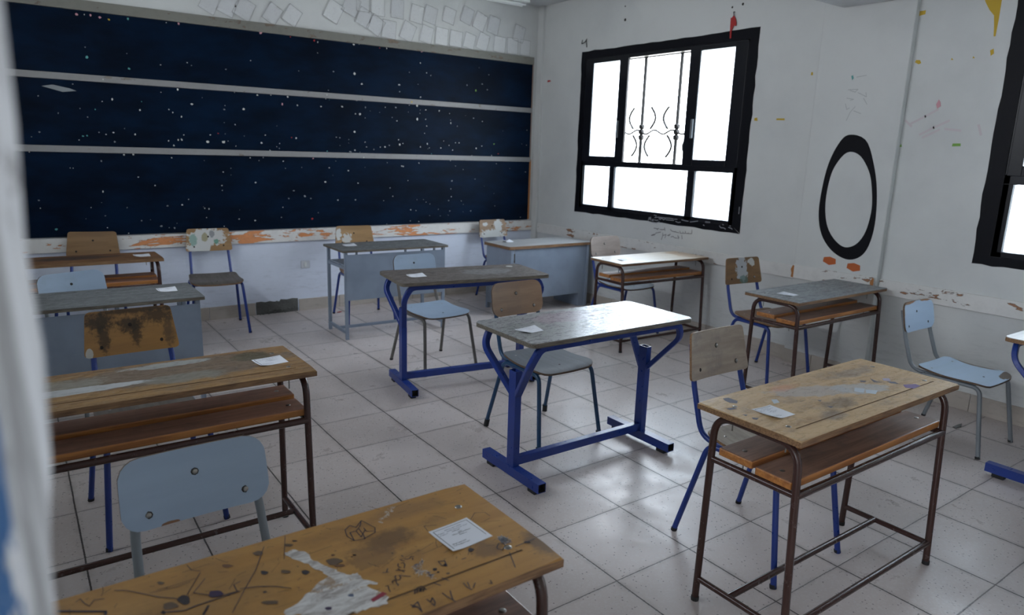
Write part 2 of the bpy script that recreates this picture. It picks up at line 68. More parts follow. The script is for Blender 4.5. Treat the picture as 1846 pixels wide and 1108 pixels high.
PINKS = [[[0.73,1.802],[0.648,1.845],[0.577,1.887]],[[0.666,1.73],[0.586,1.774],[0.5,1.816]],[[0.645,1.712],[0.55,1.761]],[[0.517,1.765],[0.425,1.755]],[[0.769,1.82],[0.727,1.784]],[[0.327,1.788],[0.305,1.73]]]

# ---------------------------------------------------------------- helpers: shading
def lin(r, g, b):
    f = lambda c: (c/255)/12.92 if c/255 <= 0.04045 else (((c/255)+0.055)/1.055)**2.4
    return (f(r), f(g), f(b), 1)

class NT:
    def __init__(s, name):
        s.m = bpy.data.materials.new(name); s.m.use_nodes = True
        s.n = s.m.node_tree.nodes; s.l = s.m.node_tree.links
        s.b = s.n['Principled BSDF']
        s.tc = s.n.new('ShaderNodeTexCoord').outputs['Object']
    def new(s, t, **kw):
        n = s.n.new(t)
        for k, v in kw.items(): setattr(n, k, v)
        return n
    def put(s, sock, v):
        if hasattr(v, 'is_linked') or hasattr(v, 'links'): s.l.new(v, sock)
        elif isinstance(v, (tuple, list)) and len(v) == 3 and sock.type == 'RGBA': sock.default_value = (*v, 1)
        else: sock.default_value = v
    def math(s, op, a, b=0.0, clamp=False):
        n = s.new('ShaderNodeMath', operation=op, use_clamp=clamp); s.put(n.inputs[0], a); s.put(n.inputs[1], b); return n.outputs[0]
    def map(s, scale=(1,1,1), loc=(0,0,0), rot=(0,0,0), src=None, kind='POINT'):
        n = s.new('ShaderNodeMapping', vector_type=kind); s.put(n.inputs[0], src or s.tc)
        n.inputs['Location'].default_value = loc; n.inputs['Rotation'].default_value = rot; n.inputs['Scale'].default_value = scale
        return n.outputs[0]
    def noise(s, scale, detail=3, rough=0.55, vec=None, dist=0.0):
        n = s.new('ShaderNodeTexNoise'); s.put(n.inputs['Vector'], vec or s.tc)
        n.inputs['Scale'].default_value = scale; n.inputs['Detail'].default_value = detail
        n.inputs['Roughness'].default_value = rough; n.inputs['Distortion'].default_value = dist
        return n.outputs[0]
    def ramp(s, v, lo, hi, a=0.0, b=1.0):
        n = s.new('ShaderNodeMapRange'); n.interpolation_type = 'SMOOTHSTEP'
        s.put(n.inputs[0], v); n.inputs[1].default_value = lo; n.inputs[2].default_value = hi
        n.inputs[3].default_value = a; n.inputs[4].default_value = b
        return n.outputs[0]
    def mix(s, f, a, b, mode='MIX'):
        n = s.new('ShaderNodeMix', data_type='RGBA', blend_type=mode)
        s.put(n.inputs[0], f); s.put(n.inputs[6], a); s.put(n.inputs[7], b); return n.outputs[2]
    def bump(s, h, strength=0.3, dist=0.002):
        n = s.new('ShaderNodeBump'); n.inputs['Strength'].default_value = strength; n.inputs['Distance'].default_value = dist
        s.put(n.inputs['Height'], h); s.l.new(n.outputs[0], s.b.inputs['Normal'])
    def set(s, col=None, rough=None, metal=None, spec=None):
        if col is not None: s.put(s.b.inputs['Base Color'], col)
        if rough is not None: s.put(s.b.inputs['Roughness'], rough)
        if metal is not None: s.b.inputs['Metallic'].default_value = metal
        if spec is not None: s.b.inputs['Specular IOR Level'].default_value = spec
        return s.m
    # a stain or worn patch with a ragged outline of its own, in object space
    def patch(s, base, c, r, col, op=1.0, rot=0.0, rag=0.5, nscale=14, soft=0.12, plane='xy', stretch=(1,1,1)):
        if plane == 'xy':
            v = s.map(src=s.tc, loc=(c[0], c[1], 0), rot=(0, 0, rot), scale=(r[0], r[1], 1e6), kind='TEXTURE')
        else:
            v = s.map(src=s.tc, loc=(c[0], 0, c[1]), rot=(0, rot, 0), scale=(r[0], 1e6, r[1]), kind='TEXTURE')
        ln = s.new('ShaderNodeVectorMath', operation='LENGTH'); s.l.new(v, ln.inputs[0])
        nz = s.noise(nscale, 5, 0.65, vec=s.map(scale=stretch, loc=(c[0]*3.1+r[0]*7, c[1]*2.3, r[1]*9)))
        d = s.math('ADD', ln.outputs['Value'], s.math('MULTIPLY', s.math('SUBTRACT', nz, 0.5), rag*3))
        f = s.ramp(d, 1.0-soft, 1.0+soft, op, 0.0)
        return s.mix(f, base, col)

def simple(name, col, rough=0.5, metal=0.0, spec=None):
    t = NT(name); return t.set(col if len(col) == 4 else (*col, 1), rough, metal, spec)

def paint_metal(name, col, worn, rough=0.35, amount=0.64):
    t = NT(name)
    n = t.noise(38, 5, 0.7); big = t.noise(5, 3)
    c = t.mix(t.ramp(big, 0.35, 0.7, 0, 0.35), col, tuple(x*0.6 for x in col[:3])+(1,))
    c = t.mix(t.ramp(n, amount, amount+0.05), c, worn)
    return t.set(c, t.ramp(n, 0.3, 0.8, rough-0.03, rough+0.06))

def wall_mat(name, base, dirt, amount=0.5):
    t = NT(name)
    a = t.noise(1.3, 5, 0.6); b = t.noise(9, 6, 0.7); c = t.noise(60, 3, 0.6)
    col = t.mix(t.ramp(a, 0.35, 0.75, 0, amount), base, dirt)
    col = t.mix(t.ramp(b, 0.60, 0.80, 0, 0.18*amount), col, tuple(x*0.75 for x in dirt[:3])+(1,))
    sep = t.new('ShaderNodeSeparateXYZ'); t.l.new(t.tc, sep.inputs[0])
    sc = t.noise(7, 6, 0.75, vec=t.map(scale=(1, 1, 5)))
    low = t.ramp(sep.outputs['Z'], 0.1, 0.9, 0.28, 0.0)
    col = t.mix(t.math('MULTIPLY', t.ramp(sc, 0.5, 0.68), low), col, tuple(x*0.6 for x in dirt[:3])+(1,))
    t.bump(t.math('ADD', b, t.math('MULTIPLY', c, 0.3)), 0.25, 0.006)
    return t.set(col, 0.62)

def chipped_rail(name, base, under, scale, thr, stretch=(1, 1, 3), dark=(0.10, 0.07, 0.05, 1)):
    t = NT(name)
    v = t.map(scale=stretch)
    n = t.noise(scale, 6, 0.62, vec=v, dist=0.4); m2 = t.noise(scale*0.35, 3, 0.5, vec=v)
    k = t.math('ADD', n, t.math('MULTIPLY', t.math('SUBTRACT', m2, 0.5), 0.9))
    g = t.noise(20, 4, 0.6, vec=t.map(scale=(1, 1, 1)))
    c = t.mix(t.ramp(g, 0.4, 0.8, 0, 0.3), base, tuple(x*0.7 for x in base[:3])+(1,))
    c = t.mix(t.ramp(k, thr-0.012, thr), c, dark)
    c = t.mix(t.ramp(k, thr+0.012, thr+0.022), c, t.mix(g, under, tuple(x*1.35 for x in under[:3])+(1,)))
    t.bump(t.ramp(k, thr-0.01, thr+0.01, 1, 0), 0.5, 0.002)
    return t.set(c, 0.55)

def wood(name, light, dark, axis='x', scale=6.0, rough=0.45, patches=(), grime=None, grime_amt=0.4, speck=None, plane='xy', spec=None):
    t = NT(name)
    st = {'x': (0.6, 9, 9), 'y': (9, 0.6, 9), 'z': (9, 9, 0.6)}[axis]
    g = t.noise(scale, 5, 0.6, vec=t.map(scale=st), dist=0.6)
    c = t.mix(t.ramp(g, 0.3, 0.72), light, dark)
    if grime:
        q = t.noise(9, 6, 0.72, vec=t.map(scale=(1, 1.4, 1)))
        c = t.mix(t.ramp(q, 0.48, 0.72, 0, grime_amt), c, grime)
    for p in patches: c = t.patch(c, plane=plane, **p)
    if speck:
        q = t.noise(70, 3, 0.6); c = t.mix(t.ramp(q, 0.68, 0.72, 0, 0.8), c, speck)
        sc = t.noise(26, 3, 0.5, vec=t.map(scale=(0.5, 6, 1), rot=(0, 0, 0.5)), dist=1.0)
        c = t.mix(t.ramp(sc, 0.67, 0.70, 0, 0.6), c, speck)
    t.bump(g, 0.15, 0.001)
    return t.set(c, rough, spec=spec)

M = {}
M['wall'] = wall_mat('wall_paint', (0.66, 0.67, 0.66, 1), (0.52, 0.53, 0.53, 1), 0.6)
M['wall_low'] = wall_mat('lower_wall_tone', (0.73, 0.78, 0.90, 1), (0.54, 0.58, 0.66, 1), 0.4)  # back wall below the rail, paler and bluer than above
M['ceiling'] = simple('ceiling_paint', (0.62, 0.63, 0.64), 0.8)
M['rail_back'] = chipped_rail('rail_peeling_orange', (0.74, 0.72, 0.69, 1), (0.58, 0.23, 0.09, 1), 10, 0.56, (0.8, 1, 3.4), (0.35, 0.17, 0.09, 1))
M['rail_right'] = chipped_rail('rail_chipped', (0.72, 0.71, 0.69, 1), (0.28, 0.14, 0.08, 1), 12, 0.68, (1, 0.8, 3))
M['orange_wood'] = simple('orange_bare_wood', (0.42, 0.17, 0.05), 0.6)
M['board'] = None
t = NT('blackboard_paint')
n = t.noise(3.0, 4, 0.6, vec=t.map(scale=(0.6, 1, 1.4))); n2 = t.noise(40, 4, 0.6, vec=t.map(scale=(0.25, 1, 2)))
c = t.mix(t.ramp(n, 0.3, 0.75), (0.0016, 0.0050, 0.013, 1), (0.0022, 0.0120, 0.034, 1))
c = t.mix(t.ramp(n2, 0.55, 0.85, 0, 0.3), c, (0.006, 0.012, 0.022, 1))
t.bump(n2, 0.1, 0.001)
M['board'] = t.set(c, 0.5, spec=0.06)
M['slat'] = chipped_rail('board_slat_paint', (0.27, 0.265, 0.265, 1), (0.20, 0.17, 0.15, 1), 16, 0.74)
t = NT('terrazzo_tile')
sep = t.new('ShaderNodeSeparateXYZ'); t.l.new(t.tc, sep.inputs[0])
wob = t.math('MULTIPLY', t.math('SUBTRACT', t.noise(3.0, 2), 0.5), 0.008)
wob2 = t.math('MULTIPLY', t.math('SUBTRACT', t.noise(90, 3, 0.7), 0.5), 0.0045)
def gdist(ax, off):
    v = t.math('ADD', t.math('ADD', sep.outputs[ax], wob), off)
    fr = t.math('FRACT', t.math('DIVIDE', v, 0.4))
    d = t.math('SUBTRACT', 0.5, t.math('ABSOLUTE', t.math('SUBTRACT', fr, 0.5)))
    return t.math('ADD', t.math('MULTIPLY', d, 0.4), wob2)
dx, dy = gdist('X', 0.0), gdist('Y', 0.0)
gx = t.ramp(dx, 0.0016, 0.0046, 1, 0); gy = t.ramp(dy, 0.0010, 0.0036, 0.8, 0)
gr = t.math('MAXIMUM', gx, gy)
fl = t.new('ShaderNodeVectorMath', operation='FLOOR'); t.l.new(t.map(scale=(2.5, 2.5, 1)), fl.inputs[0])
wnz = t.new('ShaderNodeTexWhiteNoise', noise_dimensions='2D'); t.l.new(fl.outputs[0], wnz.inputs[0])
c = t.mix(t.ramp(wnz.outputs['Value'], 0, 1), (0.56, 0.485, 0.455, 1), (0.64, 0.565, 0.54, 1))
vor = t.new('ShaderNodeTexVoronoi'); vor.inputs['Scale'].default_value = 130; t.l.new(t.tc, vor.inputs['Vector'])
chip = t.new('ShaderNodeSeparateColor'); t.l.new(vor.outputs['Color'], chip.inputs[0])
c = t.mix(t.ramp(chip.outputs[0], 0.55, 0.95, 0, 0.28), c, (0.68, 0.65, 0.64, 1))
fine = t.noise(150, 2, 0.6)
v2 = t.new('ShaderNodeTexVoronoi'); v2.inputs['Scale'].default_value = 75; t.l.new(t.tc, v2.inputs['Vector'])
c2 = t.new('ShaderNodeSeparateColor'); t.l.new(v2.outputs['Color'], c2.inputs[0])
dots = t.math('MULTIPLY', t.ramp(c2.outputs[1], 0.72, 0.76), t.ramp(v2.outputs['Distance'], 0.16, 0.30, 0.8, 0))
c = t.mix(dots, c, (0.13, 0.11, 0.105, 1))
sm = t.noise(1.1, 3, 0.5); c = t.mix(t.ramp(sm, 0.35, 0.75, 0, 0.40), c, (0.27, 0.235, 0.225, 1))
grime = t.math('MULTIPLY', t.math('MAXIMUM', t.ramp(dx, 0.002, 0.03, 0.5, 0), t.ramp(dy, 0.002, 0.022, 0.35, 0)), t.ramp(t.noise(12, 4), 0.3, 0.7)); c = t.mix(grime, c, (0.25, 0.21, 0.19, 1))
c = t.mix(gr, c, (0.055, 0.045, 0.04, 1))
t.bump(t.math('SUBTRACT', t.math('MULTIPLY', fine, 0.1), gr), 0.35, 0.002)
M['floor'] = t.set(c, t.ramp(t.noise(5, 5, 0.7), 0.3, 0.75, 0.26, 0.48), spec=0.5)
M['base'] = wall_mat('skirting_tile', (0.50, 0.45, 0.40, 1), (0.30, 0.26, 0.22, 1), 0.8)
M['cement'] = wall_mat('bare_cement', (0.15, 0.15, 0.14, 1), (0.06, 0.06, 0.055, 1), 1.0)
M['black_paint'] = paint_metal('black_window_paint', (0.0045, 0.005, 0.0085, 1), (0.06, 0.06, 0.07, 1), 0.5, 0.71); M['black_paint'].node_tree.nodes['Principled BSDF'].inputs['Specular IOR Level'].default_value = 0.15
M['alu'] = simple('window_aluminium', (0.006, 0.007, 0.011), 0.35, 0.0, 0.3)
M['iron'] = simple('grille_iron', (0.012, 0.012, 0.013), 0.6)
# frosted window glass: lets light through, softly scattered
t = NT('frosted_glass')
tr = t.new('ShaderNodeBsdfTransparent'); tr.inputs[0].default_value = (0.92, 0.97, 1, 1)
tl = t.new('ShaderNodeBsdfTranslucent'); tl.inputs[0].default_value = (0.9, 0.95, 1, 1)
gs = t.new('ShaderNodeBsdfGlossy'); gs.inputs['Roughness'].default_value = 0.15
m1 = t.new('ShaderNodeMixShader'); m2 = t.new('ShaderNodeMixShader')
m1.inputs[0].default_value = 0.45; m2.inputs[0].default_value = 0.05
t.l.new(tr.outputs[0], m1.inputs[1]); t.l.new(tl.outputs[0], m1.inputs[2]); t.l.new(m1.outputs[0], m2.inputs[1]); t.l.new(gs.outputs[0], m2.inputs[2])
t.l.new(m2.outputs[0], t.n['Material Output'].inputs[0])
M['glass'] = t.m
M['blue'] = paint_metal('blue_enamel', (0.012, 0.040, 0.235, 1), (0.05, 0.07, 0.15, 1), 0.30, 0.72)
M['teal'] = paint_metal('teal_blue_enamel', (0.012, 0.055, 0.13, 1), (0.06, 0.08, 0.12, 1), 0.30, 0.72)
M['brown'] = paint_metal('dark_brown_enamel', (0.055, 0.024, 0.020, 1), (0.10, 0.07, 0.06, 1), 0.24, 0.75)
M['grey_tube'] = paint_metal('grey_enamel_tube', (0.20, 0.22, 0.24, 1), (0.08, 0.07, 0.065, 1), 0.32, 0.68)
M['grey_metal'] = paint_metal('grey_enamel_sheet', (0.25, 0.30, 0.38, 1), (0.13, 0.14, 0.16, 1), 0.42, 0.70)
M['screw'] = simple('steel_screw', (0.32, 0.31, 0.29), 0.28, 0.9)
M['hole'] = simple('rusty_hole', (0.02, 0.015, 0.012), 0.8)
M['grey_worn'] = paint_metal('worn_grey_tube', (0.13, 0.12, 0.11, 1), (0.05, 0.035, 0.03, 1), 0.35, 0.62)
M['rubber'] = simple('black_rubber', (0.015, 0.015, 0.016), 0.7)
M['ply_edge'] = wood('plywood_edge', (0.30, 0.17, 0.08, 1), (0.12, 0.06, 0.03, 1), 'x', 20, 0.6)
M['edge_dark'] = wood('dark_laminate_edge', (0.16, 0.10, 0.06, 1), (0.06, 0.04, 0.03, 1), 'x', 20, 0.6)
M['ply_edge_grey'] = wood('weathered_edge', (0.22, 0.19, 0.15, 1), (0.06, 0.05, 0.04, 1), 'x', 20, 0.7)
M['plank'] = wood('varnished_plank', (0.34, 0.19, 0.13, 1), (0.17, 0.09, 0.065, 1), 'x', 5, 0.34, grime=(0.13, 0.09, 0.08, 1), grime_amt=0.7)
M['plank_edge'] = wood('orange_plank_edge', (0.52, 0.22, 0.06, 1), (0.28, 0.10, 0.03, 1), 'x', 6, 0.4)
M['plank_red'] = wood('red_brown_plank', (0.44, 0.23, 0.155, 1), (0.30, 0.15, 0.10, 1), 'x', 5, 0.42, grime=(0.14, 0.09, 0.08, 1), grime_amt=0.5)
M['ink'] = simple('pen_ink', (0.05, 0.045, 0.07), 0.6)
M['dark'] = simple('dark_stain', (0.035, 0.028, 0.035), 0.6)
M['dark2'] = simple('faded_stain', (0.13, 0.085, 0.055), 0.6)
M['brownst'] = simple('brown_stain', (0.16, 0.08, 0.04), 0.6)
M['purple'] = simple('purple_ink_stain', (0.045, 0.025, 0.075), 0.5)
M['bluest'] = simple('blue_ink_stain', (0.10, 0.13, 0.22), 0.5)
M['violet'] = simple('violet_paint', (0.16, 0.10, 0.26), 0.5)
M['lilac'] = simple('lilac_paint', (0.42, 0.38, 0.52), 0.5)
M['slate'] = simple('slate_stain', (0.13, 0.13, 0.17), 0.6)
M['pale'] = simple('pale_paper_residue', (0.50, 0.56, 0.62), 0.6)
M['redtape'] = simple('red_tape', (0.30, 0.035, 0.06), 0.5)
t = NT('smeared_correction_fluid')
a = t.noise(14, 6, 0.75, vec=t.map(scale=(1, 3.5, 1), rot=(0, 0, -0.6)), dist=1.2); b = t.noise(60, 5, 0.7, vec=t.map(scale=(1, 4, 1), rot=(0, 0, 0.3)))
c = t.mix(t.ramp(a, 0.35, 0.65), (0.74, 0.73, 0.71, 1), (0.34, 0.30, 0.28, 1)); c = t.mix(t.ramp(b, 0.55, 0.7, 0, 0.8), c, (0.85, 0.85, 0.84, 1))
c = t.mix(t.ramp(t.noise(25, 5, 0.7), 0.60, 0.66, 0, 0.7), c, (0.33, 0.20, 0.09, 1))
M['fluid'] = t.set(c, 0.6)
M['fluid2'] = simple('white_correction_fluid', (0.62, 0.62, 0.60), 0.6)
M['paper'] = simple('white_paper', (0.80, 0.82, 0.88), 0.7)
M['print'] = simple('printed_ink', (0.06, 0.06, 0.08), 0.7)
M['print_grey'] = simple('faint_print', (0.30, 0.32, 0.38), 0.7)
M['mural_black'] = simple('black_mural_paint', (0.006, 0.006, 0.009), 0.6, 0, 0.15)
M['mural_orange'] = simple('orange_mural_paint', (0.50, 0.11, 0.02), 0.5)
M['yellow'] = simple('yellow_paper', (0.55, 0.36, 0.02), 0.6)
M['pink'] = simple('pink_paper', (0.60, 0.30, 0.34), 0.6)
M['red'] = simple('red_cloth', (0.42, 0.02, 0.02), 0.6)
M['teal_scrap'] = simple('teal_paper', (0.10, 0.35, 0.33), 0.6)
M['green'] = simple('green_paper', (0.18, 0.36, 0.06), 0.6)
M['white_scrap'] = simple('torn_white_paper', (0.62, 0.62, 0.58), 0.7)
M['grey_scrap'] = simple('torn_grey_paper', (0.24, 0.26, 0.27), 0.7)
M['socket'] = simple('white_plastic', (0.62, 0.64, 0.68), 0.4)
M['chalk'] = simple('chalk', (0.30, 0.31, 0.34), 0.8); M['pencil'] = simple('pencil', (0.24, 0.23, 0.24), 0.8); M['faint'] = simple('faint_pencil', (0.47, 0.48, 0.48), 0.8); M['pinkish'] = simple('pink_crayon', (0.60, 0.54, 0.56), 0.8)
M['lamp_white'] = simple('lamp_enamel', (0.72, 0.74, 0.74), 0.4)
t = NT('peeling_door_frame_paint')
a = t.noise(7, 6, 0.65, vec=t.map(scale=(9, 3, 0.5)), dist=0.7); b = t.noise(16, 5, 0.7, vec=t.map(scale=(3, 3, 0.7)))
sep = t.new('ShaderNodeSeparateXYZ'); t.l.new(t.tc, sep.inputs[0])
c = t.mix(t.ramp(a, 0.42, 0.56), (0.56, 0.59, 0.63, 1), (0.26, 0.27, 0.28, 1))
c = t.mix(t.ramp(b, 0.58, 0.66, 0, 0.8), c, (0.14, 0.13, 0.13, 1))
bl = t.math('MULTIPLY', t.ramp(t.math('ADD', sep.outputs['X'], t.math('MULTIPLY', t.math('SUBTRACT', a, 0.5), 0.03)), -1.7085, -1.7045, 1, 0), t.ramp(sep.outputs['Z'], 1.40, 1.55, 1, 0))
c = t.mix(t.math('MULTIPLY', bl, t.ramp(b, 0.46, 0.52)), c, (0.03, 0.10, 0.24, 1))
t.bump(b, 0.4, 0.003)
M['jamb'] = t.set(c, 0.6)

# ---------------------------------------------------------------- helpers: geometry
def new_obj(name, bm, mats, parent=None, smooth=False, loc=None):
    me = bpy.data.meshes.new(name)
    bmesh.ops.recalc_face_normals(bm, faces=bm.faces)
    if smooth:
        for f in bm.faces: f.smooth = True
        for ed in bm.edges:
            if len(ed.link_faces) == 2 and ed.calc_face_angle(0) > 0.7: ed.smooth = False
    bm.to_mesh(me); bm.free()
    if not isinstance(mats, (list, tuple)): mats = [mats]
    for mm in mats: me.materials.append(mm)
    o = bpy.data.objects.new(name, me); COL.objects.link(o)
    if parent: o.parent = parent
    if loc: o.location = loc
    return o
def tag(o, label, cat, group=None):
    o['label'] = label; o['category'] = cat
    if group: o['group'] = group
    return o
def struct(o): o['kind'] = 'structure'; return o
def thing(name, label, cat, loc, rz=0, group=None, sz=1.0):
    o = bpy.data.objects.new(name, None); COL.objects.link(o); o.empty_display_size = 0.1
    o.location = loc; o.rotation_euler = (0, 0, rz); o.scale = (1, 1, sz)
    return tag(o, label, cat, group)
def BM(): return bmesh.new()
def box(bm, x0, x1, y0, y1, z0, z1, mi=0, bev=0.0):
    r = bmesh.ops.create_cube(bm, size=1.0)
    vs = r['verts']
    for v in vs:
        v.co = Vector(((x0+x1)/2+v.co.x*(x1-x0), (y0+y1)/2+v.co.y*(y1-y0), (z0+z1)/2+v.co.z*(z1-z0)))
    fs = {f for v in vs for f in v.link_faces}
    for f in fs: f.material_index = mi
    if bev:
        es = {ed for f in fs for ed in f.edges}
        bmesh.ops.bevel(bm, geom=list(es), offset=bev, segments=2, affect='EDGES', profile=0.5)
    return vs
def arc_path(pts, rad, n=6):
    """polyline with rounded corners; rad = number or list"""
    pts = [Vector(p) for p in pts]; out = [pts[0]]
    for i in range(1, len(pts)-1):
        r = rad[i-1] if isinstance(rad, (list, tuple)) else rad
        a, b, c = pts[i-1], pts[i], pts[i+1]
        d1 = (a-b); d2 = (c-b); l1, l2 = d1.length, d2.length; d1.normalize(); d2.normalize()
        ang = d1.angle(d2)
        if r <= 0 or ang > 3.1: out.append(b); continue
        tt = min(r/math.tan(ang/2), l1*0.48, l2*0.48)
        p1, p2 = b+d1*tt, b+d2*tt
        for k in range(n+1):
            s = k/n; out.append(p1*(1-s)**2+b*2*s*(1-s)+p2*s*s)
    out.append(pts[-1]); return out
def sweep(bm, path, prof, up=Vector((0, 0, 1)), mi=0, cap=True):
    """sweep a closed 2D profile [(u,v)] along a path with a minimal twist frame"""
    path = [Vector(p) for p in path]; N = len(path); rings = []
    tans = []
    for i in range(N):
        a = path[max(i-1, 0)]; b = path[min(i+1, N-1)]; tans.append((b-a).normalized())
    t0 = tans[0]; ref = Vector(up)
    if abs(ref.dot(t0)) > 0.95: ref = Vector((1, 0, 0)) if abs(t0.x) < 0.9 else Vector((0, 1, 0))
    nrm = (ref - t0*ref.dot(t0)).normalized()
    for i in range(N):
        tn = tans[i]
        if i: 
            q = tans[i-1].rotation_difference(tn); nrm = q @ nrm; nrm = (nrm - tn*nrm.dot(tn)).normalized()
        bi = tn.cross(nrm)
        rings.append([bm.verts.new(path[i]+nrm*v+bi*u) for u, v in prof])
    K = len(prof)
    for i in range(N-1):
        for k in range(K):
            f = bm.faces.new((rings[i][k], rings[i][(k+1) % K], rings[i+1][(k+1) % K], rings[i+1][k])); f.material_index = mi
    if cap:
        for rg in (rings[0], rings[-1]): bm.faces.new(rg).material_index = mi
    return rings
def circ(r, n=10): return [(r*math.cos(2*PI*k/n), r*math.sin(2*PI*k/n)) for k in range(n)]
def rectp(w, h, b=0.003):
    return [(-w+b, -h), (w-b, -h), (w, -h+b), (w, h-b), (w-b, h), (-w+b, h), (-w, h-b), (-w, -h+b)]
def tube(bm, pts, r, rad=0.0, n=10, mi=0, seg=6): sweep(bm, arc_path(pts, rad, seg) if rad else pts, circ(r, n), mi=mi)
def bar(bm, pts, w, h, rad=0.0, up=(0, 0, 1), mi=0): sweep(bm, arc_path(pts, rad, 6) if rad else pts, rectp(w, h), up=Vector(up), mi=mi)
def poly(bm, pts3, thick_vec, mi=0):
    """thin slab of a flat outline"""
    a = [bm.verts.new(Vector(p)) for p in pts3]; b = [bm.verts.new(Vector(p)+Vector(thick_vec)) for p in pts3]
    fs = []
    n = len(a)
    for k in range(n): fs.append(bm.faces.new((a[k], a[(k+1) % n], b[(k+1) % n], b[k])))
    e0 = [bm.edges.get((a[k], a[(k+1) % n])) for k in range(n)]; e1 = [bm.edges.get((b[k], b[(k+1) % n])) for k in range(n)]
    for es in (e0, e1):
        r = bmesh.ops.triangle_fill(bm, edges=es, use_beauty=True)
        fs += [g for g in r['geom'] if isinstance(g, bmesh.types.BMFace)]
    for f in fs: f.material_index = mi
def strip(bm, pts, w, z, th=0.0002, mi=0, fn=None):
    """ribbon of pen line on a horizontal top, or through fn(u, v, lift) on any plane"""
    for (x0, y0), (x1, y1) in zip(pts[:-1], pts[1:]):
        L = math.hypot(x1-x0, y1-y0) or 1e-6; nx, ny = -(y1-y0)/L*w/2, (x1-x0)/L*w/2
        ex, ey = (x1-x0)/L*w*0.3, (y1-y0)/L*w*0.3
        q = [(x0+nx-ex, y0+ny-ey), (x0-nx-ex, y0-ny-ey), (x1-nx+ex, y1-ny+ey), (x1+nx+ex, y1+ny+ey)]
        if fn: f = bm.faces.new([bm.verts.new(fn(a, b)) for a, b in q])
        else: f = bm.faces.new([bm.verts.new((a, b, z+th)) for a, b in q])
        f.material_index = mi
def sheet(bm, hw_fn, y0, y1, zf, th, nx=12, ny=14, mi=0, edge_mi=1, xform=None):
    """plywood shell: rows between y0..y1 with half width hw_fn(s) (s 0..1), height zf(x, s)"""
    top, bot = [], []
    ss = [0.0, 0.02, 0.06, 0.12]+[0.12+0.76*k/(ny-7) for k in range(1, ny-7)]+[0.88, 0.94, 0.98, 1.0]
    for s in ss:
        w = hw_fn(s); y = y0+(y1-y0)*s; rt, rb = [], []
        for k in range(nx+1):
            u = -1+2*k/nx; x = w*u; zz = zf(x, s)
            a = Vector((x, y, zz)); b = Vector((x, y, zz-th))
            if xform: a, b = xform(a), xform(b)
            rt.append(bm.verts.new(a)); rb.append(bm.verts.new(b))
        top.append(rt); bot.append(rb)
    R = len(ss)
    for i in range(R-1):
        for k in range(nx):
            bm.faces.new((top[i][k], top[i][k+1], top[i+1][k+1], top[i+1][k])).material_index = mi
            bm.faces.new((bot[i][k], bot[i+1][k], bot[i+1][k+1], bot[i][k+1])).material_index = mi
    for i in range(R-1):
        for k in (0, nx): bm.faces.new((top[i][k], top[i+1][k], bot[i+1][k], bot[i][k])).material_index = edge_mi
    for k in range(nx):
        for i in (0, R-1): bm.faces.new((top[i][k], top[i][k+1], bot[i][k+1], bot[i][k])).material_index = edge_mi
def corner_hw(w0, w1, r0, r1, L):
    """half width along s with rounded corners of radius r0 (s=0) and r1 (s=1); length L"""
    def f(s):
        w = w0+(w1-w0)*s; d0 = s*L; d1 = (1-s)*L; c = 0
        if d0 < r0: c = max(c, r0-math.sqrt(max(r0*r0-(r0-d0)**2, 0)))
        if d1 < r1: c = max(c, r1-math.sqrt(max(r1*r1-(r1-d1)**2, 0)))
        return w-c
    return f
def screw_head(bm, p, nrm, r=0.007, h=0.004, mi=0):
    nrm = Vector(nrm).normalized(); p = Vector(p)
    rot = Vector((0, 0, 1)).rotation_difference(nrm).to_matrix().to_4x4()
    rings = []
    for rr, hh in ((r, 0), (r*0.9, h*0.6), (r*0.55, h)):
        rings.append([bm.verts.new(p+(rot @ Vector((rr*math.cos(a*PI/4), rr*math.sin(a*PI/4), hh)))) for a in range(8)])
    for i in range(2):
        for k in range(8): bm.faces.new((rings[i][k], rings[i][(k+1) % 8], rings[i+1][(k+1) % 8], rings[i+1][k])).material_index = mi
    bm.faces.new(rings[-1]).material_index = mi; bm.faces.new(rings[0][::-1]).material_index = mi

# ================================================================ THE ROOM
XR, YB, ZC, XL = 3.2, 4.8, 3.07, -2.35
YR0, YR1 = -1.25, -1.10      # rear wall (the photographer stands in its doorway)
bm = BM(); box(bm, XL-0.2, XR+0.2, YR0, YB+0.2, -0.12, 0.0); box(bm, -5.5, 5.5, -3.8, YR0, -0.12, 0.0)
struct(new_obj('floor', bm, M['floor']))
bm = BM(); box(bm, XL-0.2, XR+0.2, YR0, YB+0.2, ZC, ZC+0.15)
struct(new_obj('ceiling', bm, M['ceiling']))
bm = BM(); box(bm, XL-0.2, XR, YB, YB+0.2, 0.70, ZC, 0); box(bm, XL-0.2, XR, YB, YB+0.2, 0, 0.70, 1)
struct(new_obj('wall_back', bm, [M['wall'], M['wall_low']]))

def wall_with_holes(name, x0, x1, y0, y1, z0, z1, holes, mat):
    bm = BM(); ys = sorted({y0, y1, *[h[0] for h in holes], *[h[1] for h in holes]})
    for a, b in zip(ys[:-1], ys[1:]):
        hs = [h for h in holes if h[0] <= a and h[1] >= b]
        if hs: box(bm, x0, x1, a, b, z0, hs[0][2]); box(bm, x0, x1, a, b, hs[0][3], z1)
        else: box(bm, x0, x1, a, b, z0, z1)
    bmesh.ops.remove_doubles(bm, verts=bm.verts, dist=1e-5)
    return struct(new_obj(name, bm, mat))
FILL_HOLE = (0.5, 3.5, 2.22, 2.75)  # unseen high window strip, added to brighten the room from the left
wall_with_holes('wall_left', XL-0.2, XL, YR0, YB, 0, ZC, [FILL_HOLE], M['wall'])
fill_win = struct(bpy.data.objects.new('added_fill_window', None)); COL.objects.link(fill_win); fill_win.location = (XL-0.1, 2.0, 2.45)
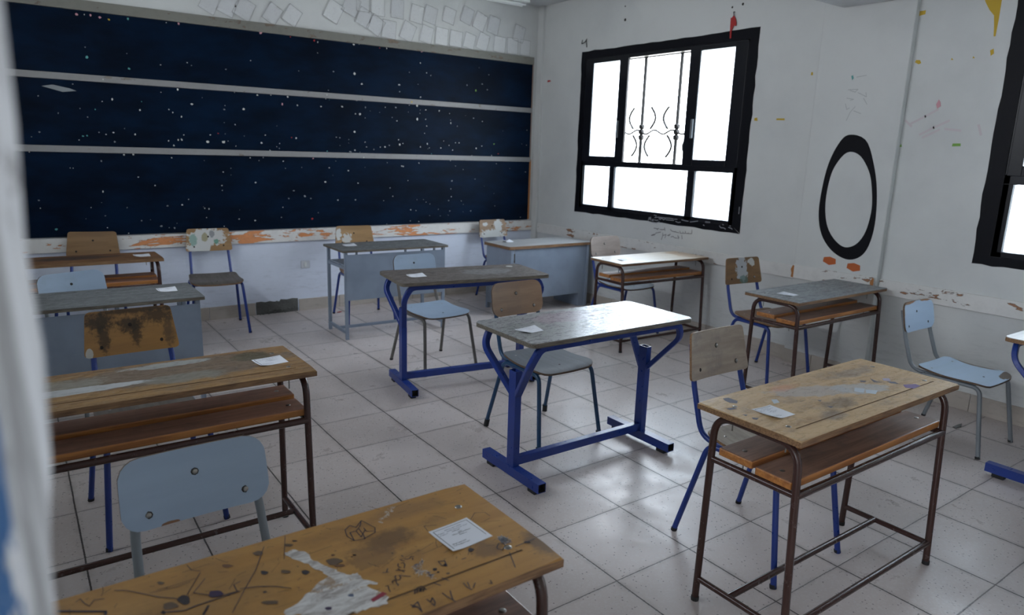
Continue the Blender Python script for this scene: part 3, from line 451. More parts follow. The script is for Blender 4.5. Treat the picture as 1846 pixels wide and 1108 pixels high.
bm = BM(); box(bm, -0.02, 0.02, -1.5, 1.5, -0.30, -0.265); box(bm, -0.02, 0.02, -1.5, 1.5, 0.265, 0.30)
for yy in (-1.5, -0.5175, 0.4825, 1.465): box(bm, -0.02, 0.02, yy, yy+0.035, -0.265, 0.265)
new_obj('frame', bm, M['alu'], fill_win)
W1 = (2.06, 4.02, 0.99, 2.47); W2 = (-1.0, 0.14, 1.0, 2.47)
wall_with_holes('wall_right', XR, XR+0.2, YR0, YB+0.2, 0, ZC, [W1, W2], M['wall'])
bm = BM(); box(bm, XL-0.2, -1.80, YR0, YR1, 0, ZC); box(bm, 0.90, XR+0.2, YR0, YR1, 0, ZC); box(bm, -1.80, 0.90, YR0, YR1, 2.35, ZC)
struct(new_obj('wall_rear', bm, M['wall']))
bm = BM(); box(bm, 3.15, XR, 0.78, 1.42, 0, ZC, bev=0.006)
struct(new_obj('trim_1', bm, M['wall']))                     # shallow pilaster
bm = BM(); box(bm, XL, XR-0.05, 0.82, 1.28, 2.58, ZC, bev=0.008)
struct(new_obj('trim_2', bm, M['ceiling']))                  # beam under the ceiling
bm = BM(); box(bm, XR-0.035, XR, YB-0.09, YB, 0, ZC, bev=0.004)
struct(new_obj('trim_3', bm, M['wall']))                     # thin corner strip

# unseen corridor added outside the doorway to hold back daylight, open at both ends
bm = BM(); box(bm, -5.5, 5.5, -3.8, YR0, ZC, ZC+0.15); struct(new_obj('added_corridor_ceiling', bm, M['ceiling']))
bm = BM(); box(bm, -5.5, 5.5, -3.8, -3.6, 0, ZC); 
for sx in (-1, 1):
    x0, x1 = (-5.5, -5.4) if sx < 0 else (5.4, 5.5)
    box(bm, x0, x1, -3.6, YR0, 0, 0.75); box(bm, x0, x1, -3.6, YR0, 2.45, ZC); box(bm, x0, x1, -3.6, -3.30, 0.75, 2.45); box(bm, x0, x1, -1.60, YR0, 0.75, 2.45)
struct(new_obj('added_corridor_wall', bm, M['wall']))
bm = BM(); box(bm, -5.5, XL-0.2, YR0, YR1, 0, ZC); box(bm, XR+0.2, 5.5, YR0, YR1, 0, ZC); struct(new_obj('added_corridor_inner_wall', bm, M['wall']))

# chair rails
bm = BM(); box(bm, XL, XR-0.04, YB-0.022, YB, 0.665, 0.775, bev=0.003)
struct(new_obj('trim_4', bm, M['rail_back']))
bm = BM(); box(bm, XR-0.022, XR, 1.425, YB-0.095, 0.65, 0.75, bev=0.003); box(bm, XR-0.022, XR, -1.09, 0.775, 0.65, 0.755, bev=0.003)
struct(new_obj('trim_5', bm, M['rail_right']))
bm = BM(); box(bm, 3.125, 3.15, 0.79, 1.41, 0.665, 0.765, bev=0.003)
struct(new_obj('trim_6', bm, M['rail_right']))
bm = BM()
for y in (0.787, 1.40): poly(bm, [(3.1235, y, 0.668), (3.1235, y+0.02, 0.672), (3.1235, y+0.016, 0.70), (3.1235, y+0.026, 0.73), (3.1235, y+0.012, 0.762), (3.1235, y, 0.76)], (0.001, 0, 0))
struct(new_obj('trim_7', bm, M['orange_wood']))

# skirting tiles
def skirting(name, axis, fixed, a, b, skip=None, h=0.105, t=0.012):
    bm = BM(); p = a
    while p < b-1e-4:
        q = min(p+0.40, b)
        if not (skip and p >= skip[0]-1e-3 and q <= skip[1]+1e-3):
            hh = h+random.uniform(-0.003, 0.003)
            if axis == 'x': box(bm, p+0.002, q-0.002, fixed-t, fixed, 0, hh, bev=0.002)
            else: box(bm, fixed-t, fixed, p+0.002, q-0.002, 0, hh, bev=0.002)
        p = q
    return struct(new_obj(name, bm, M['base']))
skirting('baseboard_back', 'x', YB, -2.36, 3.16, (0.04, 0.44), 0.115)
skirting('baseboard_right', 'y', XR, 1.42, 4.72)
skirting('baseboard_right', 'y', XR, -1.1, 0.78, h=0.12)
skirting('baseboard_pilaster', 'y', 3.15, 0.78, 1.42)
bm = BM()
pts = [(0.045, 0.0), (0.43, 0.0), (0.432, 0.122), (0.38, 0.128), (0.33, 0.12), (0.27, 0.128), (0.26, 0.11), (0.22, 0.108), (0.17, 0.12), (0.13, 0.112), (0.09, 0.122), (0.045, 0.118)]
poly(bm, [(x, YB-0.002, z) for x, z in pts], (0, 0.002, 0))
for k in range(26):
    x = random.uniform(0.05, 0.42); z = random.uniform(0.0, 0.03); s = random.uniform(0.006, 0.02)
    box(bm, x, x+s, YB-0.03+random.uniform(0, 0.02), YB-0.002, z, z+s*0.7, bev=0.002)
for k in range(60):
    x = random.uniform(0.05, 0.41); z = random.uniform(0.02, 0.105); s = random.uniform(0.006, 0.02)
    box(bm, x, x+s, YB-random.uniform(0.004, 0.009), YB, z, z+s*0.6, bev=0.0015)
struct(new_obj('trim_8', bm, M['cement']))                   # broken out skirting tile

# ---------------------------------------------------------------- windows
def ragged(p0, p1, n, amp, nrm):
    out = []
    for k in range(n):
        s = k/n; j = random.uniform(-amp, amp)
        out.append((p0[0]+(p1[0]-p0[0])*s+nrm[0]*j, p0[1]+(p1[1]-p0[1])*s+nrm[1]*j))
    return out
def make_window(name, H, outer, upper, lower, zt, zs, grille):
    y0, y1, z0, z1 = H
    w = bpy.data.objects.new(name, None); COL.objects.link(w); w.location = (XR, (y0+y1)/2, z0); struct(w)
    inv = Vector((XR, (y0+y1)/2, z0))
    def add(n, bm, m, par=w, smooth=False):
        bmesh.ops.translate(bm, verts=bm.verts, vec=-inv); return new_obj(n, bm, m, par, smooth)
    # painted band around the opening on the wall face and into the reveal
    bm = BM()
    O = [(outer[0], outer[2]), (outer[1], outer[2]), (outer[1], outer[3]), (outer[0], outer[3])]
    I = [(y0, z0), (y1, z0), (y1, z1), (y0, z1)]
    nr = [(0, 1), (1, 0), (0, 1), (1, 0)]
    for k in range(4):
        a, b = O[k], O[(k+1) % 4]; c, d = I[(k+1) % 4], I[k]
        rr = ragged(a, b, 22, 0.006, nr[k])+[b, c, d]
        try: poly(bm, [(XR-0.0015, p[0], p[1]) for p in rr], (0.0012, 0, 0))
        except Exception: pass
    th = 0.002
    box(bm, XR, XR+0.14, y0, y0+th, z0, z1); box(bm, XR, XR+0.14, y1-th, y1, z0, z1)
    box(bm, XR, XR+0.14, y0, y1, z0, z0+th); box(bm, XR, XR+0.14, y0, y1, z1-th, z1)
    add('painted_surround', bm, M['black_paint'])
    fx0, fx1 = XR+0.004, XR+0.055
    bm = BM()
    fw = 0.035
    box(bm, fx0, fx1, y0, y0+fw, z0, z1, bev=0.003); box(bm, fx0, fx1, y1-fw, y1, z0, z1, bev=0.003)
    box(bm, fx0, fx1, y0, y1, z0, z0+fw, bev=0.003); box(bm, fx0, fx1, y0, y1, z1-fw, z1, bev=0.003)
    box(bm, fx0, fx1, y0, y1, zt[0], zt[1], bev=0.003)
    for a, b in zip(lower[:-1], lower[1:]): box(bm, fx0, fx1, a[1], b[0], z0, zt[0], bev=0.003)
    box(bm, fx0, fx1+0.01, y0, lower[0][0], z0, zt[0]); box(bm, fx0, fx1+0.01, lower[-1][1], y1, z0, zt[0])
    add('frame', bm, M['alu'])
    for a, b in lower:
        bm = BM(); box(bm, fx0+0.024, fx0+0.029, a-0.004, b+0.004, z0+0.02, zt[0]+0.004); add('pane', bm, M['glass'])
    for a, b, fixed in upper:
        if fixed:
            bm = BM(); s = 0.05
            sl, sr = (y0+0.012 if fixed == 'r' else a-0.115), (y1-0.012 if fixed == 'l' else b+0.115)
            box(bm, fx0-0.006, fx0+0.02, sl, a, zt[1]-0.01, z1-0.012, bev=0.003); box(bm, fx0-0.006, fx0+0.02, b, sr, zt[1]-0.01, z1-0.012, bev=0.003)
            box(bm, fx0-0.006, fx0+0.02, a, b, zt[1]-0.01, zs[0], bev=0.003); box(bm, fx0-0.006, fx0+0.02, a, b, zs[1], z1-0.012, bev=0.003)
            sa = add('sash', bm, M['alu'])
            bm = BM(); box(bm, fx0+0.004, fx0+0.009, a-0.004, b+0.004, zs[0]-0.004, zs[1]+0.004); add('pane', bm, M['glass'], sa)
            bm = BM()
            yy = a-s*0.5 if fixed == 'l' else b+s*0.5
            box(bm, fx0-0.022, fx0-0.004, yy-0.012, yy+0.012, 1.70, 1.86, bev=0.004); add('latch', bm, M['grey_tube'], sa)
    # iron grille outside
    bm = BM(); gx = XR+0.17
    for y in grille:
        tube(bm, [(gx, y, z0), (gx, y, z1)], 0.017, n=6)
        for dz in (-0.05, 0.0, 0.05): 
            bmesh.ops.create_icosphere(bm, subdivisions=1, radius=0.034, matrix=Matrix.Translation((gx, y, 1.76+dz)))
    for a, b in zip(grille[:-1], grille[1:]):
        mid = (a+b)/2
        for sgn in (-1, 1):
            for q in (0.25, 0.75):
                yc = a+(b-a)*q; 
                pts = [(gx, yc+0.06*math.sin(tt*PI)*sgn*(1 if q < .5 else -1), 1.76+sgn*(0.03+0.20*tt)) for tt in [i/8 for i in range(9)]]
                tube(bm, pts, 0.012, n=5)
        tube(bm, [(gx, a+(b-a)*i/12, 1.76+0.02*math.sin(i*PI/3)) for i in range(13)], 0.010, n=5)
    for z in (z0+0.03, z1-0.02): bar(bm, [(gx, y0, z), (gx, y1, z)], 0.012, 0.006)
    add('grille', bm, M['iron'])
    return w
make_window('window_1', W1, (1.975, 4.085, 0.935, 2.545),
            [(2.195, 2.545, 'r'), (2.70, 3.40, None), (3.525, 3.90, 'l')],
            [(2.11, 2.51), (2.59, 3.52), (3.59, 3.985)], (1.42, 1.475), (1.52, 2.42), [2.30, 2.90, 3.345, 3.80])
make_window('window_2', W2, (-1.07, 0.235, 0.945, 2.53),
            [(-0.90, -0.60, 'r'), (-0.44, 0.055, 'l')],
            [(-0.95, -0.55), (-0.46, 0.085)], (1.44, 1.50), (1.55, 2.42), [-0.75, -0.35, 0.02])

# writing chalked on the black band of window 1 and pencilled on the wall beneath it
def writing(name, strokes, x, w, mat, lift=0.0):
    bm = BM()
    for s in strokes: strip(bm, s, w, 0, fn=lambda a, b: (x, a, b))
    return new_obj(name, bm, mat)

for nm, st, xx, ww, mm, lb in (('chalk_writing', CHALK, XR-0.0022, 0.006, 'chalk', 'faint white chalk writing on the black band under the large window'), ('pencil_writing', PENCIL, XR-0.0006, 0.006, 'pencil', 'dark pencil writing on the wall under the large window'), ('pencil_scribble', SCRIB, 3.1494, 0.004, 'faint', 'faint grey scribble on the pilaster above the painted oval'), ('pink_smear', PINKS, XR-0.0006, 0.012, 'pinkish', 'faint pink crayon smears on the wall right of the pilaster')):
    cy_, cz_ = st[0][0]
    par = thing(nm, lb, 'writing' if 'writing' in nm else 'scribble', (xx, cy_, cz_))
    for s_ in st:
        bm = BM(); strip(bm, s_, ww*1.2, 0, fn=lambda a, b: (0, a-cy_, b-cz_)); new_obj('pen_stroke', bm, M[mm], par)

# ---------------------------------------------------------------- door frame beside the camera
bm = BM()
zs = [0.0+0.05*k for k in range(48)]
front = []
for z in zs:
    x = -1.6862+0.035*(z-1.546)+random.uniform(-0.0012, 0.0012)+(0.0028 if 1.40 < z < 1.46 else 0)
    front.append((x, z))
def prof_pts(y): return [(-1.83, y, 0.0)]+[(x, y, z) for x, z in front]+[(-1.83, y, zs[-1])]
poly(bm, prof_pts(-1.255), (0, 0.165, 0))
jb = BM(); jb.free()
door = bpy.data.objects.new('door_1', None); COL.objects.link(door); struct(door)
new_obj('jamb', bm, M['jamb'], door)
bm = BM(); box(bm, 0.80, 0.92, -1.255, -1.09, 0, 2.40, bev=0.004); new_obj('jamb', bm, M['jamb'], door)
bm = BM(); box(bm, -1.64, 0.80, -1.255, -1.09, 2.30, 2.40, bev=0.004); new_obj('lintel', bm, M['jamb'], door)

# ---------------------------------------------------------------- ceiling lamp
lamp = thing('ceiling_lamp', 'white fluorescent batten on the ceiling above the blackboard corner', 'lamp', (2.36, 4.56, ZC))
bm = BM(); box(bm, -0.6, 0.45, -0.085, 0.085, -0.055, 0.0, bev=0.006); new_obj('housing', bm, M['lamp_white'], lamp)
for sx in (-0.03, 0.03):
    bm = BM(); tube(bm, [(-0.58, sx, -0.068), (0.43, sx, -0.068)], 0.013); new_obj('tube', bm, M['lamp_white'], lamp, True)

# ---------------------------------------------------------------- blackboard
bb = thing('blackboard', 'wide dark navy blackboard of three panels covered in torn paper specks', 'blackboard', (0.5, YB, 0.79))
def B(x): return x-0.5
bx0, bx1 = -2.2, 3.10
for z0, z1 in ((0.785, 1.430), (1.479, 1.960), (2.010, 2.465)):
    bm = BM(); box(bm, B(bx0), B(bx1), -0.018, 0, z0-0.79, z1-0.79, bev=0.002)
    new_obj('panel', bm, M['board'], bb)
for zc in (1.4545, 1.985):
    bm = BM(); box(bm, B(bx0), B(bx1)+0.005, -0.028, 0, zc-0.0245-0.79, zc+0.0245-0.79, bev=0.003)
    new_obj('slat', bm, M['slat'], bb)
bm = BM(); box(bm, B(bx0), B(bx1)+0.01, -0.03, 0, 2.465-0.79, 2.54-0.79, bev=0.003)
new_obj('top_rail', bm, chipped_rail('board_top_rail', (0.20, 0.195, 0.17, 1), (0.16, 0.12, 0.09, 1), 14, 0.66), bb)
bm = BM(); box(bm, B(bx1), B(bx1)+0.022, -0.02, 0, 0, 0.665, mi=0, bev=0.002); box(bm, B(bx1), B(bx1)+0.015, -0.02, 0, 0.665, 1.69, mi=1, bev=0.002)
new_obj('side_strip', bm, [M['orange_wood'], M['slat']], bb)
SM = {'w': 0, 'g': 1, 'p': 2, 't': 3, 'y': 4, 'r': 5, 'k': 6}
smats = [M['white_scrap'], M['grey_scrap'], M['pink'], M['teal_scrap'], M['yellow'], M['red'], M['green']]
bm = BM()
def scrap(bm, x, z, r, mi, y=-0.0185):
    n = random.randint(4, 6); a0 = random.random()*6; k = random.uniform(0.6, 1.5)
    pts = [(x+r*0.62*random.uniform(0.6, 1.15)*math.cos(a0+6.283*i/n)*k**0.5, y, z+r*0.62*random.uniform(0.6, 1.15)*math.sin(a0+6.283*i/n)/k**0.5) for i in range(n)]
    f = bm.faces.new([bm.verts.new(p) for p in pts]); f.material_index = mi
for x, z, r, c in SPECKS: scrap(bm, B(x), z-0.79, r*(2.0 if c in 'ptyr' else 1.75), SM[c], -0.0292 if abs(z-1.4545) < 0.02 or abs(z-1.985) < 0.02 else -0.0187)
for k in range(150):
    x = random.choice([random.uniform(-1.6, 3.05), random.gauss(1.6, 0.8), random.gauss(-0.3, 0.8)]); x = min(max(x, -2.1), 3.05)
    z = random.choice([random.uniform(0.85, 2.42), random.gauss(1.53, 0.06), random.gauss(1.90, 0.07), random.gauss(1.36, .07), random.uniform(0.82, 1.1)])
    if abs(z-1.4545) < 0.025 or abs(z-1.985) < 0.025 or z < 0.8 or z > 2.46: continue
    scrap(bm, B(x), z-0.79, random.choice([0.006, 0.007, 0.009, 0.013]), random.choice([0, 1, 1, 1, 1, 0, 3 if random.random() < .15 else 1, 2 if random.random() < .2 else 0]))
poly(bm, [(B(-1.42), -0.0186, 1.905-0.79), (B(-1.35), -0.0186, 1.92-0.79), (B(-1.24), -0.0186, 1.90-0.79), (B(-1.20), -0.0186, 1.885-0.79), (B(-1.29), -0.0186, 1.872-0.79)], (0, 0.0001, 0), 1)
sp = new_obj('paper_specks', bm, smats, bb); sp['kind'] = 'stuff'; sp['label'] = 'torn specks of white, pink and teal paper'

# drawings glued above the board
t = NT('drawing_paper')
oi = t.new('ShaderNodeObjectInfo'); rv = t.map(loc=(0, 0, 0)); addv = t.new('ShaderNodeVectorMath', operation='ADD'); t.l.new(rv, addv.inputs[0]); t.l.new(oi.outputs['Random'], addv.inputs[1])
sc = t.new('ShaderNodeVectorMath', operation='SCALE'); t.l.new(addv.outputs[0], sc.inputs[0]); sc.inputs['Scale'].default_value = 5
nz = t.noise(3, 3, 0.5, vec=sc.outputs[0], dist=2.5)
band = t.ramp(t.math('ABSOLUTE', t.math('SUBTRACT', nz, 0.5)), 0.0, 0.012, 0.35, 0.0)
c = t.mix(t.ramp(oi.outputs['Random'], 0, 1), (0.69, 0.70, 0.70, 1), (0.60, 0.61, 0.62, 1))
c = t.mix(band, c, (0.36, 0.30, 0.36, 1))
M['drawing'] = t.set(c, 0.7)
M['sheet_edge'] = simple('sheet_edge', (0.33, 0.33, 0.33), 0.8)
drawing_labels = {}
SHEETS[4][0] = 1.145; SHEETS[3][0] = 1.02; SHEETS[2][0] = 0.85; SHEETS[8][0] = 1.26; SHEETS.pop()
for i, (x, z, r) in enumerate(SHEETS):
    w, h = random.uniform(0.062, 0.075), random.uniform(0.075, 0.088)
    bm = BM(); nn = 6
    grid = [[bm.verts.new(((-1+2*a/nn)*w, -0.003-0.007*max(0, abs(-1+2*b/nn)-0.6)*random.uniform(0.4, 2.2), (-1+2*b/nn)*h)) for a in range(nn+1)] for b in range(nn+1)]
    for a in range(nn):
        for b in range(nn): bm.faces.new((grid[b][a], grid[b][a+1], grid[b+1][a+1], grid[b+1][a]))
    ext = bmesh.ops.extrude_face_region(bm, geom=list(bm.faces))
    for v in [g for g in ext['geom'] if isinstance(g, bmesh.types.BMVert)]: v.co.y -= 0.0006
    ring = [(-w, -h), (w, -h), (w, h), (-w, h), (-w, -h)]
    for a, b in zip(ring[:-1], ring[1:]): strip(bm, [(a[0]*0.97, a[1]*0.97), (b[0]*0.97, b[1]*0.97)], 0.0028, 0, fn=lambda p, q: (p, -0.0145 if False else -0.0105, q), mi=1)
    o = new_obj('drawing_sheet', bm, [M['drawing'], M['sheet_edge']])
    z = max(z, 2.535+h*0.9+0.02)
    o.location = (x, YB-0.0005, z); o.rotation_euler = (0, math.radians(r*0.9), 0)
    tag(o, 'small faded pencil drawing on white paper glued above the blackboard', 'drawing', 'drawings glued above the blackboard')

# ---------------------------------------------------------------- wall marks and fittings
s = thing('wall_socket', 'small white electrical socket on the wall below the blackboard', 'socket', (0.515, YB, 0.441))
bm = BM(); box(bm, -0.042, 0.042, -0.008, 0, -0.036, 0.036, bev=0.003); new_obj('faceplate', bm, M['socket'], s)
bm = BM(); box(bm, -0.014, 0.014, -0.013, -0.006, -0.02, 0.02, bev=0.002); new_obj('outlet', bm, M['lamp_white'], s)

def wall_blob(name, pts, mat, label, cat, x=XR-0.0015, group=None, extra=None):
    bm = BM(); poly(bm, [(x, a, b) for a, b in pts], (0.0014, 0, 0))
    o = new_obj(name, bm, mat); return tag(o, label, cat, group)
def around(y, z, pts): return [(y+a, z+b) for a, b in pts]
wall_blob('yellow_paper_shape', [(0.43, 2.56), (0.402, 2.50), (0.375, 2.455), (0.345, 2.42), (0.335, 2.36), (0.328, 2.30), (0.318, 2.30), (0.316, 2.40), (0.318, 2.56)], M['yellow'], 'large yellow torn paper shape tapering down beside the right window', 'wall decoration')
wall_blob('paper_scrap', around(0.775, 2.49, [(-.03, -.012), (.022, -.02), (.024, .022), (.0, .01), (-.03, .012)]), M['yellow'], 'yellow paper scrap high on the wall right of the pilaster, topmost of its column', 'paper scrap')
wall_blob('paper_scrap', around(0.745, 2.187, [(-.02, -.008), (-.005, -.014), (.02, 0), (.014, .014), (-.01, .012)]), M['yellow'], 'yellow paper scrap on the wall, directly below the highest scrap', 'paper scrap')
wall_blob('paper_scrap', around(0.322, 2.21, [(-.012, -.008), (.004, -.02), (.012, .012), (-.006, .02)]), M['yellow'], 'yellow paper scrap below the tip of the yellow torn shape', 'paper scrap')
for yy in (0.54, 0.418): wall_blob('paper_scrap', around(yy, 2.19, [(-.007, -.006), (.006, -.006), (.004, .007)]), M['yellow'], 'tiny yellow paper scrap in the row between the larger yellow scraps', 'paper scrap', group='tiny yellow scraps')
wall_blob('paper_scrap', around(0.579, 1.918, [(-.016, -.012), (.004, -.026), (.014, .0), (.002, .03), (-.01, .014)]), M['pink'], 'pink paper scrap on the wall between the pilaster and the right window', 'paper scrap')
wall_blob('paper_scrap', around(0.435, 1.668, [(-.026, -.008), (.024, -.010), (.022, .008), (-.024, .009)]), M['green'], 'green paper strip on the wall near the right window', 'paper scrap')
wall_blob('paper_scrap', around(0.776, 1.660, [(-.008, -.008), (.008, -.01), (.0, .012)]), M['green'], 'tiny green paper scrap at the edge of the pilaster', 'paper scrap', x=XR-0.0015)
wall_blob('paper_scrap', around(1.148, 2.115, [(-.010, -.008), (.0, -.02), (.010, .008), (-.002, .012)]), M['teal_scrap'], 'small blue paper scrap on the pilaster above the black painted ring', 'paper scrap', x=3.1485)
wall_blob('paper_scrap', around(1.491, 2.164, [(-.008, -.010), (.008, -.01), (.006, .012), (-.006, .010)]), M['yellow'], 'tiny yellow paper scrap on the wall just left of the pilaster', 'paper scrap')
wall_blob('paper_scrap', around(1.712, 1.845, [(-.038, -.008), (.036, -.006), (.034, .007), (-.034, .006)]), M['yellow'], 'long yellow paper strip between the window and the pilaster', 'paper scrap')
wall_blob('paper_scrap', around(1.933, 1.848, [(-.018, -.012), (.014, -.010), (.016, .010), (-.010, .014)]), M['yellow'], 'yellow paper scrap touching the right edge of the large window', 'paper scrap')
wall_blob('paper_scrap', around(4.61, 2.294, [(-.03, -.006), (.03, -.012), (.024, .010), (-.02, .008)]), M['red'], 'small red paper scrap on the wall near the blackboard corner', 'paper scrap')
# red rag hung on a hook at the window corner
rag = thing('red_rag', 'red torn rag hanging at the top right corner of the large window', 'rag', (XR, 2.235, 2.60))
bm = BM(); poly(bm, [(-0.012, y, z) for y, z in [(-0.032, 0.0), (-0.02, 0.035), (0.0, 0.06), (0.016, 0.042), (0.027, 0.045), (0.025, -0.02), (0.022, -0.07), (0.018, -0.115), (0.006, -0.11), (0.008, -0.055), (-0.008, -0.02), (-0.032, -0.025)]], (0.005, 0, 0)); new_obj('cloth', bm, M['red'], rag)
bm = BM(); tube(bm, [(0, 0.0, 0.085), (-0.02, -0.002, 0.085), (-0.01, -0.002, 0.052)], 0.003, 0.01, 6); new_obj('hook', bm, M['iron'], rag)
hk = thing('wall_hook', 'black bent wire hook on the wall above the left corner of the window', 'hook', (XR, 4.03, 2.63))
bm = BM()
tube(bm, [(0, 0.06, 0.03), (-0.02, 0.05, -0.01), (-0.02, 0.0, 0.0), (-0.02, -0.03, 0.03)], 0.004, 0.01, 6); tube(bm, [(-0.02, -0.02, 0.02), (-0.02, -0.035, -0.05)], 0.004, n=6); new_obj('wire', bm, M['iron'], hk)
def holes(name, pts, label):
    bm = BM()
    for y, z, r in pts: screw_head(bm, (XR, y, z), (-1, 0, 0), r, 0.002)
    tag(new_obj(name, bm, M['hole']), label, 'nail')
for (y, z, r, lb) in ((2.265, 2.725, 0.009, 'black nail above the window corner, left of a pair'), (2.165, 2.735, 0.011, 'black nail above the window corner, right of a pair'), (3.50, 2.90, 0.008, 'black nail high on the wall above the window'), (3.49, 2.78, 0.014, 'large black nail between a nail and the window top')):
    holes('nail', [(y, z, r)], lb)

# painted black oval ring on the pilaster
RO = [(1.121, 1.727), (1.193, 1.654), (1.248, 1.505), (1.272, 1.305), (1.268, 1.143), (1.222, 1.005), (1.13, 0.906), (1.018, 0.861), (0.928, 0.886), (0.872, 0.968), (0.848, 1.125), (0.863, 1.332), (0.909, 1.517), (0.991, 1.690)]
RI = [(1.116, 1.605), (1.193, 1.507), (1.223, 1.387), (1.227, 1.228), (1.195, 1.089), (1.13, 0.996), (1.043, 0.946), (0.961, 0.976), (0.906, 1.069), (0.885, 1.217), (0.9, 1.348), (0.938, 1.478), (1.021, 1.588)]
def smooth_loop(P, n=60):
    out = []; N = len(P)
    for k in range(n):
        u = k*N/n; i = int(u); f = u-i; p = [P[(i+j-1) % N] for j in range(4)]
        out.append(tuple(0.5*((2*p[1][a])+(-p[0][a]+p[2][a])*f+(2*p[0][a]-5*p[1][a]+4*p[2][a]-p[3][a])*f*f+(-p[0][a]+3*p[1][a]-3*p[2][a]+p[3][a])*f**3) for a in (0, 1)))
    return out
so, si = smooth_loop(RO), smooth_loop(RI)
mural = thing('painted_oval', 'tall plain black oval ring painted on the pilaster, orange dabs under it', 'mural', (3.15, 1.06, 1.29))
bm = BM()
A = [bm.verts.new((-0.0012, y-1.06, z-1.29)) for y, z in so]; Bv = [bm.verts.new((-0.0012, y-1.06, z-1.29)) for y, z in si]
for k in range(60): bm.faces.new((A[k], A[(k+1) % 60], Bv[(k+1) % 60], Bv[k]))
ext = bmesh.ops.extrude_face_region(bm, geom=list(bm.faces))
for v in [g for g in ext['geom'] if isinstance(g, bmesh.types.BMVert)]: v.co.x += 0.001
new_obj('ring', bm, M['mural_black'], mural)
for yc, zc in ((1.14, 0.835), (0.955, 0.815)):
    bm = BM(); poly(bm, [(-0.0012, yc+a-1.06, zc+b-1.29) for a, b in [(-0.05, -0.02), (0.0, -0.034), (0.05, -0.014), (0.046, 0.018), (0.0, 0.028), (-0.046, 0.016)]], (0.001, 0, 0))
    new_obj('orange_dab', bm, M['mural_orange'], mural)

STK = (1.130, 2.340); LEAF = (2.857, 0.017)
# ================================================================ FURNITURE
LOWG = 'school chairs'
def chair(x, y, rz, sz, label, seat_m, back_m, tube_m, style='wood', screws='sss', edge=None, tips=False, extra_back=None):
    t = thing('school_chair', label, 'chair', (x, y, 0), rz, 'school chairs at the exam desks', sz)
    edge = edge or (M['edge_dark'] if style == 'lam' else M['ply_edge'])
    rb = 0.052 if style == 'lam' else 0.018
    # seat: saddle shaped plywood
    bm = BM()
    L = 0.365
    def zf(xx, s):
        e = (xx/0.2)**2
        return 0.431+0.010*e*(1-0.4*s)+0.016*max(0, (s-0.55)/0.45)**2-0.018*max(0, (0.22-s)/0.22)**2-0.008*math.sin(PI*min(1, s*1.1))
    sheet(bm, corner_hw(0.205, 0.185, 0.07, 0.035, L), -0.205, 0.16, zf, 0.011)
    st = new_obj('seat', bm, [seat_m, edge], t, True)
    for px, py, mt in ((-0.13, 0.10, 'screw'), (0.13, 0.10, 'screw'), (0.0, -0.12, 'hole')):
        bm = BM(); screw_head(bm, (px, py, zf(px, (py+0.205)/0.365)), (0, 0, 1), 0.006, 0.002); new_obj('screw', bm, M[mt], st, True)
    # backrest in a tilted plane
    z0, z1, y0, y1 = 0.622, 0.808, 0.262, 0.298
    d = Vector((0, y1-y0, z1-z0)); Lb = d.length; d.normalize(); nrm = Vector((0, -d.z, d.y))
    org = Vector((0, y0, z0))
    def xf(v): return org+Vector((v.x, 0, 0))+d*v.y+nrm*v.z
    bm = BM()
    bow = lambda xx: 0.016*(xx/0.18)**2
    sheet(bm, corner_hw(0.180 if style == 'lam' else 0.186, 0.176 if style == 'lam' else 0.165, rb, rb, Lb), 0, Lb, lambda xx, s: bow(xx), 0.011, xform=xf)
    bk = new_obj('backrest', bm, [back_m, edge], t, True)
    for (px, s), kk in zip(((0.0, 0.64), (-0.118, 0.20), (0.118, 0.22)), screws):
        p = xf(Vector((px, s*Lb, bow(px))))
        bm = BM()
        if kk == 's': screw_head(bm, p, nrm, 0.0105, 0.0006, 1); screw_head(bm, p+nrm*0.0005, nrm, 0.0078, 0.004)
        else: screw_head(bm, p, nrm, 0.008, 0.0008)
        new_obj('screw', bm, [M['screw'] if kk == 's' else M['hole'], M['hole']], bk, True)
    r = 0.0115
    for sx in (-1, 1):
        # back support: from under the seat, round the bend and up behind the backrest
        bm = BM(); tube(bm, [(sx*0.155, -0.12, 0.402), (sx*0.158, 0.195, 0.410), (sx*0.152, 0.258, 0.60), (sx*0.140, 0.300, 0.76)], r, [0.085, 0.3]); new_obj('back_support', bm, tube_m, t, True)
        bm = BM(); tube(bm, [(sx*0.182, 0.0, 0.404), (sx*0.184, -0.175, 0.404), (sx*0.217, -0.238, 0.0 if not tips else 0.012)], r, [0.05]); lf = new_obj('leg', bm, tube_m, t, True)
        bm = BM(); tube(bm, [(sx*0.182, 0.0, 0.404), (sx*0.184, 0.135, 0.404), (sx*0.218, 0.245, 0.0 if not tips else 0.012)], r, [0.06]); lr = new_obj('leg', bm, tube_m, t, True)
        for lg, py in ((lf, -0.236), (lr, 0.243)):
            bm = BM(); k = 0.0152 if tips else 0.0128; hh = 0.042 if tips else 0.014
            sg = 1 if py > 0 else -1
            tube(bm, [(sx*(0.2175-0.0008*hh*100), py-sg*hh*0.15, hh), (sx*0.218, py+sg*0.001, 0.0)], k); new_obj('rubber_foot', bm, M['rubber'], lg, True)
    bm = BM()
    for yy in (-0.13, 0.12): tube(bm, [(-0.182, yy, 0.404), (0.182, yy, 0.404)], 0.010)
    new_obj('seat_frame', bm, tube_m, t, True)
    return t

